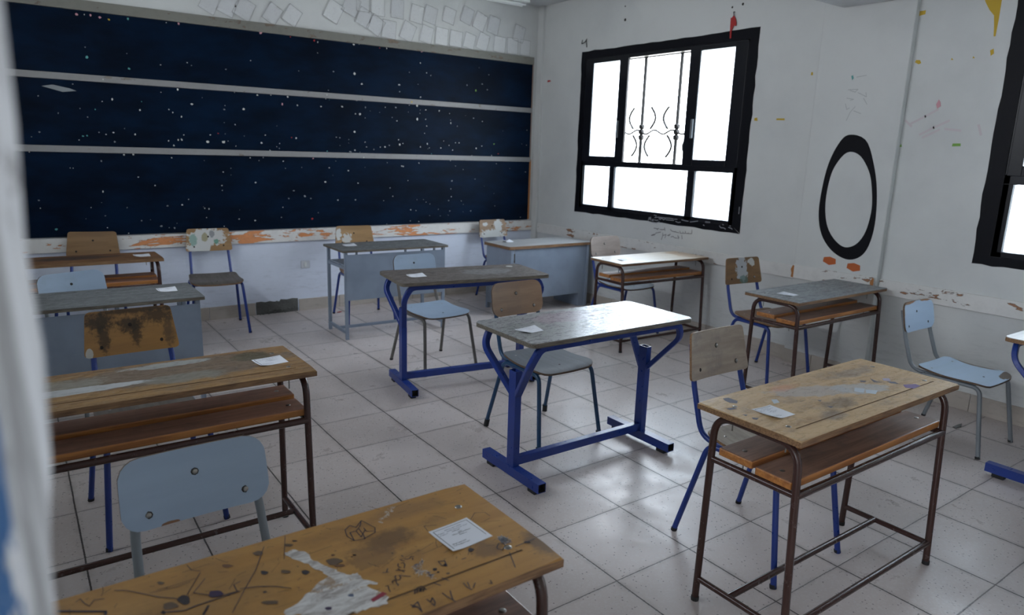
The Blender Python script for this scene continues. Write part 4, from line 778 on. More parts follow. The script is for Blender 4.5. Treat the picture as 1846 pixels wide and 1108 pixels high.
def tabletop(parent, w, d, h, th, top_m, edge_m, r=0.004, groove=None, round_c=0.0, marks=None, name='tabletop'):
    bm = BM()
    mats = [top_m, edge_m]
    z = h
    if groove:
        gx0, gx1, gy0, gy1 = groove
        xs = [-w/2, gx0, gx1, w/2]; ys = [-d/2, gy0, gy1, d/2]
        V = [[bm.verts.new((a, b, z)) for a in xs] for b in ys]
        for i in range(3):
            for j in range(3):
                if i == 1 and j == 1: continue
                bm.faces.new((V[i][j], V[i][j+1], V[i+1][j+1], V[i+1][j]))
        g = [V[1][1], V[1][2], V[2][2], V[2][1]]; gl = [bm.verts.new(v.co-Vector((0, 0, 0.0022))) for v in g]
        for k in range(4): bm.faces.new((g[k], g[(k+1) % 4], gl[(k+1) % 4], gl[k])).material_index = 2
        bm.faces.new(gl).material_index = 2
        low = [bm.verts.new((a, b, z-th)) for a, b in ((-w/2, -d/2), (w/2, -d/2), (w/2, d/2), (-w/2, d/2))]
        bm.faces.new(low).material_index = 1
        rim = [[V[0][k] for k in range(4)], [V[k][3] for k in range(4)], [V[3][3-k] for k in range(4)], [V[3-k][0] for k in range(4)]]
        for k in range(4): bm.faces.new(rim[k]+[low[(k+1) % 4], low[k]]).material_index = 1
        es = [e for e in bm.edges if len(e.link_faces) == 2 and {f.material_index for f in e.link_faces} == {0, 1}]
        bmesh.ops.bevel(bm, geom=es, offset=r, segments=3, affect='EDGES')
        mats.append(M['groove'])
    else:
        pts = []
        rc = round_c or 0.004
        for cx, cy, a0 in ((w/2-rc, d/2-rc, 0), (-w/2+rc, d/2-rc, 90), (-w/2+rc, -d/2+rc, 180), (w/2-rc, -d/2+rc, 270)):
            for k in range(6): a = math.radians(a0+18*k); pts.append((cx+rc*math.cos(a), cy+rc*math.sin(a)))
        ta = [bm.verts.new((p[0], p[1], z)) for p in pts]; tb = [bm.verts.new((p[0], p[1], z-th)) for p in pts]
        ft = bm.faces.new(ta); bm.faces.new(tb).material_index = 1
        N = len(pts)
        for k in range(N): bm.faces.new((ta[k], tb[k], tb[(k+1) % N], ta[(k+1) % N])).material_index = 1
        bmesh.ops.bevel(bm, geom=list(ft.edges), offset=r, segments=2, affect='EDGES')
    if marks: marks(bm, mats, z)
    o = new_obj(name, bm, mats, parent)
    return o
M['groove'] = simple('worn_pencil_groove', (0.24, 0.15, 0.085), 0.6)

def brown_desk(x, y, rz, h, label, top_m, w=1.03, d=0.385, marks=None, plank=None, plank_e=None, bolts=((-0.44, 0.10), (0.44, 0.10), (-0.44, -0.10), (0.44, -0.10)), groove=True):
    t = thing('school_desk', label, 'desk', (x, y, 0), rz, 'brown tube desks with a plank shelf')
    plank = plank or M['plank']; plank_e = plank_e or M['plank_edge']
    gy = -d/2+0.066
    top = tabletop(t, w, d, h, 0.021, top_m, M['ply_edge'], 0.004, (-w/2+0.08, w/2-0.055, gy, gy+0.006) if groove else None, marks=marks)
    for bx, by in bolts:
        bm = BM(); screw_head(bm, (bx, by, h), (0, 0, 1), 0.009, 0.002); tube(bm, [(bx, by, h-0.021), (bx, by, h-0.085)], 0.0028, n=6); new_obj('bolt', bm, M['screw'], top, True)
    r = 0.0125; fx = w/2-0.035; zt = h-0.021-r
    sl = 0.045  # splay
    for sx in (-1, 1):
        # one bent tube per side: each leg with its half of the bend under the top
        for sy in (-1, 1):
            bm = BM(); ytop, yfl = (-d/2+0.024, -d/2-0.006) if sy < 0 else (d/2-0.052, d/2-0.040)
            tube(bm, [(sx*fx, -0.015, zt), (sx*fx, ytop, zt), (sx*fx, yfl, 0.0)], r, [0.085], seg=8, n=12); lg = new_obj('leg', bm, M['brown'], t, True)
            bm = BM(); tube(bm, [(sx*fx, yfl, 0.016), (sx*fx, yfl, 0.0)], r+0.0015); new_obj('rubber_foot', bm, M['rubber'], lg, True)
        bm = BM(); tube(bm, [(sx*fx, -d/2-0.002, 0.088), (sx*fx, d/2-0.044, 0.088)], 0.011); new_obj('stretcher', bm, M['brown'], t, True)
        bm = BM(); tube(bm, [(sx*fx, -d/2+0.012, 0.549), (sx*fx, d/2-0.052, 0.549)], 0.011); new_obj('shelf_rail', bm, M['brown'], t, True)
    bm = BM(); tube(bm, [(-fx, -d/2+0.016, 0.549), (fx, -d/2+0.016, 0.549)], 0.0125, n=12); new_obj('shelf_rail', bm, M['brown'], t, True)
    bm = BM(); tube(bm, [(-fx, 0.019, 0.088), (fx, 0.019, 0.088)], 0.0115, n=12); new_obj('foot_rail', bm, M['brown'], t, True)
    bm = BM(); tube(bm, [(-fx, -d/2-0.002, 0.092), (fx, -d/2-0.002, 0.092)], 0.0115, n=12); new_obj('foot_rail', bm, M['brown'], t, True)
    pw = w/2-0.03
    for y0, y1, z0 in ((-0.160, -0.030, 0.561), (-0.018, 0.112, 0.573)):
        bm = BM(); box(bm, -pw, pw, y0, y1, z0, z0+0.028, mi=0, bev=0.005)
        bm.normal_update()
        for f in bm.faces:
            if abs(f.normal.z) < 0.6: f.material_index = 1
        pk = new_obj('shelf_plank', bm, [plank, plank_e], t)
        for px in (-pw+0.05, pw-0.05):
            bm = BM(); screw_head(bm, (px, (y0+y1)/2, z0+0.028), (0, 0, 1), 0.009, 0.002); tube(bm, [(px, (y0+y1)/2, z0+0.028), (px, (y0+y1)/2, z0-0.05)], 0.0028, n=6); new_obj('bolt', bm, M['screw'], pk, True)
    return t

def blue_desk(x, y, rz, h, label, top_m, edge_m, w=1.03, d=0.475):
    t = thing('blue_desk', label, 'desk', (x, y, 0), rz, 'blue T-leg desks')
    tabletop(t, w, d, h, 0.022, top_m, edge_m, 0.003, None, 0.03)
    zt = h-0.022-0.013; fx = w/2-0.085; ex = w/2-0.03
    # two bent rails: along the long edge, round the corner and diagonally down to the posts
    for sy in (-1, 1):
        yy = sy*(d/2-0.035)
        bm = BM()
        pts = [(-fx+0.0, sy*0.022, 0.43), (-ex-0.0, yy*0.93, zt-0.075), (-ex+0.04, yy, zt), (ex-0.04, yy, zt), (ex, yy*0.93, zt-0.075), (fx, sy*0.022, 0.43)]
        sweep(bm, arc_path(pts, [0.09, 0.05, 0.05, 0.09], 6), rectp(0.017, 0.012), up=Vector((0, 0, 1)))
        new_obj('bent_rail', bm, M['blue'], t, True)
    for sx in (-1, 1):
        bm = BM()
        a, b = 0.0175, 0.027
        P = [(-a, -b), (a, -b), (a, b), (-a, b)]; q = 0.88
        lo = [bm.verts.new((sx*fx+u, v, 0.055)) for u, v in P]; hi = [bm.verts.new((sx*fx+u, v, 0.545)) for u, v in P]
        hi2 = [bm.verts.new((sx*fx+u*q, v*q, 0.545)) for u, v in P]; dn = [bm.verts.new((sx*fx+u*q, v*q, 0.46)) for u, v in P]
        for k in range(4):
            kk = (k+1) % 4
            bm.faces.new((lo[k], lo[kk], hi[kk], hi[k])); bm.faces.new((hi[k], hi[kk], hi2[kk], hi2[k])); bm.faces.new((hi2[k], hi2[kk], dn[kk], dn[k]))
        bm.faces.new(dn); bm.faces.new(lo)
        new_obj('post', bm, M['blue'], t)
        # foot: open rectangular tube lying along y
        bm = BM(); fy = d/2-0.005
        Q = [(-0.0225, 0.022), (0.0225, 0.022), (0.0225, 0.067), (-0.0225, 0.067)]; q = 0.86
        for sgn in (-1, 1): pass
        A0 = [bm.verts.new((sx*fx+u, -fy, v)) for u, v in Q]; A1 = [bm.verts.new((sx*fx+u, fy, v)) for u, v in Q]
        for k in range(4): kk = (k+1) % 4; bm.faces.new((A0[k], A0[kk], A1[kk], A1[k]))
        for ring, yv, ins in ((A0, -fy, 0.03), (A1, fy, -0.03)):
            r2 = [bm.verts.new((sx*fx+u*q, yv, 0.0445+(v-0.0445)*q)) for u, v in Q]; r3 = [bm.verts.new((sx*fx+u*q, yv+ins, 0.0445+(v-0.0445)*q)) for u, v in Q]
            for k in range(4):
                kk = (k+1) % 4; bm.faces.new((ring[k], ring[kk], r2[kk], r2[k])); bm.faces.new((r2[k], r2[kk], r3[kk], r3[k])).material_index = 1
            bm.faces.new(r3).material_index = 1
        ft = new_obj('foot', bm, [M['blue'], M['hole']], t)
        for yv in (-fy+0.06, fy-0.06):
            bm = BM(); box(bm, sx*fx-0.018, sx*fx+0.018, yv-0.028, yv+0.028, 0.0, 0.024, bev=0.004); new_obj('rubber_pad', bm, M['rubber'], ft)
    bm = BM(); box(bm, -fx+0.012, fx-0.012, -0.0185, 0.0185, 0.068, 0.11, bev=0.003); new_obj('crossbar', bm, M['blue'], t)
    return t

def grey_desk(x, y, rz, h, label, w=0.92, d=0.43, sheet_m=None, top_m=None):
    t = thing('grey_desk', label, 'desk', (x, y, 0), rz, 'grey metal desks with a front sheet')
    mt = M['grey_metal']
    tabletop(t, w+0.03, d+0.02, h, 0.018, top_m or M['grey_top'], M['ply_edge_grey'], 0.003, None, 0.006)
    a = 0.0125; fx = w/2-0.02; fy = d/2-0.02; zt = h-0.018
    for sx in (-1, 1):
        for sy in (-1, 1):
            bm = BM(); box(bm, sx*fx-a, sx*fx+a, sy*fy-a, sy*fy+a, 0, zt, bev=0.002); new_obj('leg', bm, mt, t)
        bm = BM(); box(bm, sx*fx-a*0.8, sx*fx+a*0.8, -fy+a, fy-a, 0.045, 0.07, bev=0.002); new_obj('stretcher', bm, mt, t)
        bm = BM(); box(bm, sx*fx-a*0.8, sx*fx+a*0.8, -fy+a, fy-a, 0.575, 0.60, bev=0.002); new_obj('shelf_rail', bm, mt, t)
    bm = BM(); box(bm, -fx+a, fx-a, -0.01, 0.01, 0.045, 0.068, bev=0.002); new_obj('foot_rail', bm, mt, t)
    for z0 in (zt-0.02,):
        bm = BM(); box(bm, -fx+a, fx-a, fy-a, fy+a*0.6, z0, zt, bev=0.002); new_obj('top_rail', bm, mt, t)
    bm = BM(); box(bm, -fx-0.004, fx+0.004, -fy-a-0.0035, -fy-a, 0.325, zt-0.02, bev=0.001)
    box(bm, -fx, fx, -fy-a-0.0048, -fy-a-0.0036, 0.50, 0.503)
    new_obj('front_sheet', bm, sheet_m or mt, t)
    for px in (-fx+0.09, 0.08, fx-0.09):
        bm = BM(); box(bm, px-0.008, px+0.008, -fy-a, -fy, zt-0.03, zt); new_obj('spacer', bm, mt, t)
    bm = BM(); box(bm, -fx+a, fx-a, -fy+0.03, fy-0.01, 0.60, 0.606); new_obj('shelf', bm, mt, t)
    return t

# ---- table top materials
M['grey_top'] = wood('weathered_grey_top', (0.20, 0.21, 0.215, 1), (0.11, 0.115, 0.12, 1), 'x', 4, 0.40, grime=(0.07, 0.065, 0.06, 1), grime_amt=0.5, speck=(0.30, 0.31, 0.32, 1))
M['grey_top2'] = wood('pale_grey_worn_top', (0.26, 0.28, 0.29, 1), (0.16, 0.17, 0.18, 1), 'x', 4, 0.36, grime=(0.10, 0.09, 0.08, 1), grime_amt=0.5, speck=(0.40, 0.42, 0.44, 1))
M['blue_top_front'] = wood('worn_pale_top_with_pink', (0.36, 0.365, 0.375, 1), (0.27, 0.27, 0.27, 1), 'x', 5, 0.20, grime=(0.12, 0.11, 0.10, 1), grime_amt=0.65, speck=(0.10, 0.09, 0.085, 1), spec=0.7,
    patches=[dict(c=(-0.05, 0.10), r=(0.22, 0.09), col=(0.34, 0.20, 0.27, 1), op=0.45, rag=0.5), dict(c=(0.40, -0.02), r=(0.16, 0.2), col=(0.45, 0.45, 0.45, 1), op=0.4, rag=0.6), dict(c=(-0.40, -0.05), r=(0.15, 0.14), col=(0.22, 0.23, 0.22, 1), op=0.5, rag=0.6)])
M['blue_top_mid'] = wood('dull_brown_grey_top', (0.17, 0.145, 0.13, 1), (0.10, 0.085, 0.08, 1), 'x', 5, 0.42, grime=(0.07, 0.06, 0.055, 1), grime_amt=0.6,
    patches=[dict(c=(0.15, 0.0), r=(0.18, 0.10), col=(0.26, 0.26, 0.27, 1), op=0.6, rag=0.6)])
M['blue_top_right'] = wood('pale_scratched_top', (0.50, 0.47, 0.44, 1), (0.34, 0.31, 0.29, 1), 'x', 5, 0.35, grime=(0.2, 0.18, 0.17, 1), grime_amt=0.4)
M['top_near'] = wood('ochre_varnished_top', (0.50, 0.27, 0.075, 1), (0.40, 0.20, 0.05, 1), 'x', 2.2, 0.36, grime=(0.22, 0.12, 0.05, 1), grime_amt=0.45, speck=(0.22, 0.12, 0.05, 1),
    patches=[dict(c=(0.245, 0.06), r=(0.055, 0.035), col=(0.12, 0.065, 0.035, 1), op=0.75, rag=0.6, soft=0.45, nscale=45), dict(c=(0.40, -0.08), r=(0.03, 0.03), col=(0.16, 0.09, 0.05, 1), op=0.7, rag=0.6, soft=0.45, nscale=45),
             dict(c=(0.19, 0.02), r=(0.05, 0.04), col=(0.20, 0.11, 0.05, 1), op=0.6, rag=0.6, nscale=45), dict(c=(-0.1, 0.05), r=(0.12, 0.10), col=(0.28, 0.15, 0.05, 1), op=0.45, rag=0.7, soft=0.4), dict(c=(0.33, 0.15), r=(0.08, 0.03), col=(0.24, 0.13, 0.06, 1), op=0.5, rag=0.6, soft=0.45),
             dict(c=(0.505, -0.12), r=(0.02, 0.05), col=(0.14, 0.09, 0.06, 1), op=0.8, rag=0.6, soft=0.45, nscale=40)])
M['top_right'] = wood('worn_blond_top', (0.60, 0.42, 0.23, 1), (0.46, 0.30, 0.155, 1), 'x', 3, 0.34, grime=(0.24, 0.18, 0.13, 1), grime_amt=0.6, speck=(0.16, 0.12, 0.09, 1),
    patches=[dict(c=(-0.07, 0.06), r=(0.17, 0.05), col=(0.42, 0.41, 0.42, 1), op=0.65, rag=0.6, rot=-0.4), dict(c=(0.12, -0.02), r=(0.12, 0.05), col=(0.44, 0.46, 0.48, 1), op=0.7, rag=0.6, rot=-0.3),
             dict(c=(-0.10, -0.07), r=(0.10, 0.03), col=(0.13, 0.10, 0.08, 1), op=0.6, rag=0.7, soft=0.4), dict(c=(-0.13, 0.13), r=(0.06, 0.025), col=(0.55, 0.20, 0.11, 1), op=0.5, rag=0.6, soft=0.45),
             dict(c=(-0.22, -0.12), r=(0.05, 0.03), col=(0.14, 0.13, 0.13, 1), op=0.6, rag=0.6, soft=0.45), dict(c=(0.28, 0.10), r=(0.14, 0.03), col=(0.22, 0.18, 0.16, 1), op=0.6, rag=0.7, soft=0.4)])
M['top_mid'] = wood('peeling_laminate_top', (0.36, 0.21, 0.08, 1), (0.20, 0.11, 0.05, 1), 'x', 4, 0.45, grime=(0.13, 0.10, 0.07, 1), grime_amt=0.6, speck=(0.3, 0.28, 0.24, 1),
    patches=[dict(c=(0.08, 0.05), r=(0.42, 0.12), col=(0.15, 0.115, 0.09, 1), op=0.8, rag=0.4), dict(c=(-0.34, 0.06), r=(0.20, 0.07), col=(0.28, 0.26, 0.22, 1), op=0.8, rag=0.5), dict(c=(-0.30, -0.02), r=(0.30, 0.035), col=(0.47, 0.48, 0.49, 1), op=1.0, rag=0.25, nscale=9, soft=0.04),
             dict(c=(0.08, 0.14), r=(0.16, 0.03), col=(0.33, 0.34, 0.33, 1), op=0.9, rag=0.4, soft=0.05), dict(c=(0.10, -0.04), r=(0.14, 0.05), col=(0.22, 0.21, 0.18, 1), op=0.8, rag=0.5), dict(c=(0.36, 0.10), r=(0.07, 0.06), col=(0.07, 0.065, 0.035, 1), op=0.7, rag=0.6)])
M['top_far'] = wood('dark_brown_top', (0.24, 0.12, 0.055, 1), (0.14, 0.07, 0.035, 1), 'x', 4, 0.45, patches=[dict(c=(0.02, 0.04), r=(0.26, 0.08), col=(0.05, 0.04, 0.04, 1), op=0.8, rag=0.5)])
M['top_pale'] = wood('pale_wood_top', (0.52, 0.46, 0.38, 1), (0.42, 0.36, 0.29, 1), 'x', 3, 0.32, patches=[dict(c=(0.42, 0.0), r=(0.12, 0.24), col=(0.30, 0.18, 0.09, 1), op=0.7, rag=0.4)])

for nm in ('blue_top_front', 'grey_top', 'grey_top2', 'top_right', 'blue_top_mid', 'top_mid'):
    mt = M[nm]; N_, L_ = mt.node_tree.nodes, mt.node_tree.links; bs = N_['Principled BSDF']
    tcn = N_.new('ShaderNodeTexCoord'); mp = N_.new('ShaderNodeMapping'); mp.inputs['Scale'].default_value = (1, 2.2, 1); mp.inputs['Rotation'].default_value = (0, 0, 0.35); L_.new(tcn.outputs['Object'], mp.inputs[0])
    a = N_.new('ShaderNodeTexNoise'); a.inputs['Scale'].default_value = 24; a.inputs['Detail'].default_value = 7; a.inputs['Roughness'].default_value = 0.75; a.inputs['Distortion'].default_value = 0.8; L_.new(mp.outputs[0], a.inputs['Vector'])
    r1 = N_.new('ShaderNodeMapRange'); r1.inputs[1].default_value = 0.54; r1.inputs[2].default_value = 0.60; r1.inputs[3].default_value = 0.0; r1.inputs[4].default_value = 0.5 if nm == 'blue_top_front' else 0.32; L_.new(a.outputs[0], r1.inputs[0])
    src = bs.inputs['Base Color'].links[0].from_socket
    mx = N_.new('ShaderNodeMix'); mx.data_type = 'RGBA'; mx.blend_type = 'MULTIPLY'; L_.new(r1.outputs[0], mx.inputs[0]); L_.new(src, mx.inputs[6]); mx.inputs[7].default_value = (0.45, 0.42, 0.40, 1); L_.new(mx.outputs[2], bs.inputs['Base Color'])
    rb = bs.inputs['Roughness'].default_value
    r2 = N_.new('ShaderNodeMapRange'); r2.inputs[1].default_value = 0.40; r2.inputs[2].default_value = 0.62; r2.inputs[3].default_value = rb-0.03; r2.inputs[4].default_value = rb+0.28; L_.new(a.outputs[0], r2.inputs[0]); L_.new(r2.outputs[0], bs.inputs['Roughness'])
    bp = N_.new('ShaderNodeBump'); bp.inputs['Strength'].default_value = 0.25; bp.inputs['Distance'].default_value = 0.0012; L_.new(a.outputs[0], bp.inputs['Height']); L_.new(bp.outputs[0], bs.inputs['Normal'])

# ---- chair surface materials
LB = (0.36, 0.46, 0.59, 1)
M['lam_blue'] = wood('light_blue_laminate', LB, (0.34, 0.435, 0.565, 1), 'x', 3, 0.33, grime=(0.27, 0.33, 0.38, 1), grime_amt=0.35)
CH = (0.23, 0.11, 0.05, 1)
M['lam_blue_back'] = wood('light_blue_laminate_chipped', LB, (0.34, 0.435, 0.565, 1), 'x', 3, 0.33, plane='xz',
    patches=[dict(c=(-0.10, 0.808), r=(0.08, 0.014), col=CH, rag=0.25, nscale=40, soft=0.03), dict(c=(0.11, 0.808), r=(0.07, 0.010), col=CH, rag=0.25, nscale=40, soft=0.03), dict(c=(-0.176, 0.77), r=(0.006, 0.04), col=CH, rag=0.25, nscale=40, soft=0.03)])
M['lam_blue_back2'] = wood('light_blue_laminate_nicked', LB, (0.34, 0.435, 0.565, 1), 'x', 3, 0.33, plane='xz', patches=[dict(c=(-0.07, 0.624), r=(0.022, 0.006), col=CH, rag=0.2, nscale=40, soft=0.03)])
M['lam_blue_seat_chip'] = wood('light_blue_seat_chipped', LB, (0.33, 0.43, 0.53, 1), 'x', 3, 0.33,
    patches=[dict(c=(0.17, -0.18), r=(0.10, 0.03), col=(0.10, 0.07, 0.05, 1), rag=0.3, nscale=30, soft=0.03), dict(c=(0.19, 0.0), r=(0.015, 0.12), col=(0.12, 0.08, 0.05, 1), rag=0.3, nscale=30, soft=0.03)])
M['seat_bluegrey'] = wood('blue_grey_seat', (0.12, 0.135, 0.16, 1), (0.085, 0.10, 0.12, 1), 'y', 3, 0.55, grime=(0.10, 0.09, 0.09, 1), grime_amt=0.5, spec=0.3)
M['seat_grey'] = wood('worn_grey_brown_seat', (0.16, 0.14, 0.125, 1), (0.09, 0.075, 0.065, 1), 'y', 3, 0.45, grime=(0.06, 0.05, 0.05, 1), grime_amt=0.6)
M['seat_pale'] = wood('worn_pale_seat', (0.42, 0.37, 0.31, 1), (0.30, 0.25, 0.20, 1), 'y', 3, 0.4, grime=(0.2, 0.17, 0.14, 1), grime_amt=0.6)
M['seat_wood'] = wood('brown_wood_seat', (0.26, 0.15, 0.08, 1), (0.15, 0.08, 0.045, 1), 'y', 3, 0.45, grime=(0.1, 0.08, 0.07, 1), grime_amt=0.6)
M['back_tan'] = wood('tan_plywood_back', (0.36, 0.22, 0.13, 1), (0.28, 0.165, 0.10, 1), 'x', 3, 0.42, grime=(0.22, 0.15, 0.11, 1), grime_amt=0.5)
M['back_ochre'] = wood('ochre_plywood_back', (0.30, 0.17, 0.07, 1), (0.22, 0.12, 0.05, 1), 'x', 3, 0.45)
M['back_pale'] = wood('pale_worn_plywood_back', (0.44, 0.36, 0.29, 1), (0.32, 0.25, 0.20, 1), 'x', 4, 0.42, grime=(0.20, 0.17, 0.17, 1), grime_amt=0.6)
M['back_pale2'] = wood('pale_grey_plywood_back', (0.36, 0.29, 0.25, 1), (0.28, 0.225, 0.20, 1), 'x', 4, 0.42, grime=(0.2, 0.17, 0.16, 1), grime_amt=0.4)
DK = (0.035, 0.022, 0.012, 1)
M['back_mould'] = wood('mould_stained_back', (0.40, 0.205, 0.06, 1), (0.31, 0.155, 0.05, 1), 'x', 3, 0.45, plane='xz',
    patches=[dict(c=(-0.12, 0.765), r=(0.055, 0.035), col=DK, op=0.92, rag=0.8, nscale=55, soft=0.5), dict(c=(-0.105, 0.70), r=(0.022, 0.06), col=DK, op=0.85, rag=0.9, nscale=60, soft=0.5), dict(c=(0.0, 0.745), r=(0.05, 0.03), col=DK, op=0.9, rag=0.9, nscale=60, soft=0.5),
             dict(c=(0.02, 0.71), r=(0.02, 0.05), col=DK, op=0.85, rag=0.9, nscale=60, soft=0.5), dict(c=(0.11, 0.77), r=(0.06, 0.03), col=DK, op=0.85, rag=0.9, nscale=60, soft=0.5), dict(c=(0.15, 0.70), r=(0.02, 0.06), col=(0.10, 0.06, 0.03, 1), op=0.8, rag=0.9, nscale=60, soft=0.5),
             dict(c=(0.03, 0.80), r=(0.16, 0.012), col=DK, op=0.85, rag=0.9, nscale=60, soft=0.5), dict(c=(-0.165, 0.64), r=(0.014, 0.024), col=(0.52, 0.50, 0.46, 1), rag=0.2, nscale=30, soft=0.03)])
WH = (0.58, 0.58, 0.56, 1)
M['back_white_left'] = wood('tan_back_with_white_smears', (0.40, 0.24, 0.11, 1), (0.30, 0.18, 0.08, 1), 'x', 3, 0.45, plane='xz',
    patches=[dict(c=(-0.15, 0.74), r=(0.03, 0.06), col=WH, rag=0.85, nscale=34, soft=0.05), dict(c=(-0.07, 0.69), r=(0.04, 0.05), col=WH, rag=0.85, nscale=34, soft=0.05, op=0.9)])
M['back_white_half'] = wood('tan_back_peeled_white', (0.36, 0.23, 0.14, 1), (0.27, 0.17, 0.10, 1), 'x', 3, 0.45, plane='xz',
    patches=[dict(c=(-0.02, 0.65), r=(0.17, 0.05), col=WH, rag=0.85, nscale=34, soft=0.05), dict(c=(0.08, 0.74), r=(0.05, 0.07), col=WH, rag=0.85, nscale=34, soft=0.05), dict(c=(-0.09, 0.76), r=(0.04, 0.02), col=WH, rag=0.85, nscale=34, soft=0.05)])
M['back_painted'] = wood('white_painted_back', (0.36, 0.21, 0.09, 1), (0.28, 0.16, 0.07, 1), 'x', 3, 0.45, plane='xz',
    patches=[dict(c=(-0.01, 0.74), r=(0.15, 0.07), col=WH, rag=0.6, nscale=30, soft=0.05), dict(c=(-0.08, 0.66), r=(0.10, 0.05), col=WH, rag=0.6, nscale=30, soft=0.05), dict(c=(-0.12, 0.72), r=(0.03, 0.05), col=(0.20, 0.36, 0.30, 1), op=0.8, rag=0.5, nscale=30),
             dict(c=(-0.03, 0.74), r=(0.025, 0.035), col=(0.30, 0.26, 0.12, 1), op=0.8, rag=0.5, nscale=30), dict(c=(0.06, 0.70), r=(0.02, 0.02), col=(0.08, 0.32, 0.22, 1), op=0.8, rag=0.5, nscale=30), dict(c=(0.03, 0.76), r=(0.02, 0.03), col=(0.15, 0.16, 0.18, 1), op=0.7, rag=0.5, nscale=30)])
M['back_painted2'] = wood('brown_back_with_white_centre', (0.27, 0.15, 0.06, 1), (0.18, 0.10, 0.045, 1), 'x', 3, 0.45, plane='xz',
    patches=[dict(c=(0.0, 0.73), r=(0.06, 0.09), col=(0.48, 0.50, 0.52, 1), rag=0.6, nscale=30, soft=0.05), dict(c=(0.09, 0.77), r=(0.03, 0.03), col=WH, rag=0.5, nscale=26, soft=0.05), dict(c=(0.01, 0.65), r=(0.04, 0.03), col=(0.10, 0.22, 0.20, 1), op=0.7, rag=0.5, nscale=30),
             dict(c=(0.07, 0.73), r=(0.025, 0.03), col=(0.22, 0.12, 0.05, 1), rag=0.85, nscale=34)])

# ---- desks
def near_marks(bm, mats, z):
    idx = {}
    def mi(k):
        if k not in idx: idx[k] = len(mats); mats.append(M[k])
        return idx[k]
    mp = {'white': 'fluid', 'white2': 'fluid2', 'grey': 'pale', 'red': 'redtape', 'brown': 'brownst', 'blue': 'bluest', 'ink': 'ink'}
    for n, (k, p) in enumerate(A2POLYS):
        if k in ('grey', 'white2'):
            xs_, ys_ = [q[0] for q in p], [q[1] for q in p]
            def inside(u, v):
                c = False
                for (x1, y1), (x2, y2) in zip(p, p[1:]+p[:1]):
                    if (y1 > v) != (y2 > v) and u < (x2-x1)*(v-y1)/(y2-y1+1e-9)+x1: c = not c
                return c
            for q in range(260):
                u, v = random.uniform(min(xs_), max(xs_)), random.uniform(min(ys_), max(ys_))
                if inside(u, v):
                    an = random.uniform(0, 6.28); L = random.uniform(0.003, 0.007)
                    strip(bm, [(u, v), (u+L*math.cos(an), v+L*math.sin(an))], 0.0009, z, 0.0004, mi('fluid2' if k == 'white2' or random.random() < 0.55 else 'bluest'))
            continue
        lift = {'white': 0.0003, 'red': 0.0012}.get(k, 0.0006)
        # subdivide the outline with small jitter so that the edge is ragged
        q = []
        for a, b in zip(p, p[1:]+p[:1]):
            q.append(a)
            if k == 'white':
                for f in (0.33, 0.66): q.append([a[0]+(b[0]-a[0])*f+random.uniform(-.0035, .0035), a[1]+(b[1]-a[1])*f+random.uniform(-.0035, .0035)])
        try: poly(bm, [(a, b, z+lift) for a, b in q], (0, 0, 0.0002), mi(mp.get(k, k)))
        except Exception as ex: print('mark', n, k, ex)
    for k, w, p in A2LINES: strip(bm, p, w*1.5, z, 0.0013, mi(mp.get(k, k)))
    for k in range(190):
        x = random.uniform(-0.5, 0.5); y = random.uniform(-0.12, 0.185); a = random.uniform(0, 6.28); L = random.choice([0.006, 0.01, 0.02, 0.05])
        pts = [(x, y), (x+L*math.cos(a)*0.5+random.uniform(-.003, .003), y+L*math.sin(a)*0.3), (x+L*math.cos(a), y+L*math.sin(a)*0.6)]
        strip(bm, pts, random.choice([0.0007, 0.001, 0.0013]), z, 0.0002, mi('dark2'))
def right_marks(bm, mats, z):
    idx = {}
    mp = {'purple': 'violet'}
    for k, p in A1POLYS:
        k = mp.get(k, k)
        if k not in idx: idx[k] = len(mats); mats.append(M[k])
        poly(bm, [(a, b, z+0.0003) for a, b in p], (0, 0, 0.0002), idx[k])
NEAR = brown_desk(-1.36, -0.47, 0, 0.74, 'ochre wooden desk nearest the camera, scrawled and smeared with white correction fluid', M['top_near'], marks=near_marks, plank=M['plank'], plank_e=M['plank_edge'])
brown_desk(0.64, -0.385, 0, 0.74, 'blond wooden desk with violet and pale paint patches at lower right', M['top_right'], marks=right_marks)
brown_desk(-1.355, 0.955, 0, 0.74, 'brown desk with peeling grey laminate strips behind the nearest light blue chair', M['top_mid'], plank=M['plank_red'])
brown_desk(-1.375, 3.88, 0, 0.74, 'dark brown desk at the far left below the blackboard', M['top_far'], plank=M['plank_red'], w=1.03, d=0.36)
brown_desk(2.62, 2.40, -0.035, 0.715, 'pale topped brown desk below the large window', M['top_pale'], plank=M['plank_red'], w=0.985, d=0.385, groove=False)
brown_desk(2.59, 0.87, 0, 0.715, 'grey topped brown desk in front of the pilaster', M['grey_top2'], w=1.03, d=0.385, plank=M['plank'], groove=False)
blue_desk(0.585, 0.89, 0.0, 0.74, 'blue T-leg desk with a worn shining top in the middle of the room', M['blue_top_front'], M['ply_edge_grey'])
blue_desk(0.71, 2.25, -0.14, 0.75, 'blue T-leg desk with a dull brown top behind the middle desk', M['blue_top_mid'], M['ply_edge_grey'])
blue_desk(2.69, -0.59, 0.0, 0.74, 'blue T-leg desk with a pale top cut by the right edge of the photo', M['blue_top_right'], M['ply_edge'])
grey_desk(0.88, 3.80, -0.02, 0.735, 'grey metal desk with a front sheet standing alone before the blackboard')
grey_desk(-1.39, 2.49, 0, 0.74, 'large blue grey metal desk at left behind the mould stained chair', w=0.95, d=0.42)
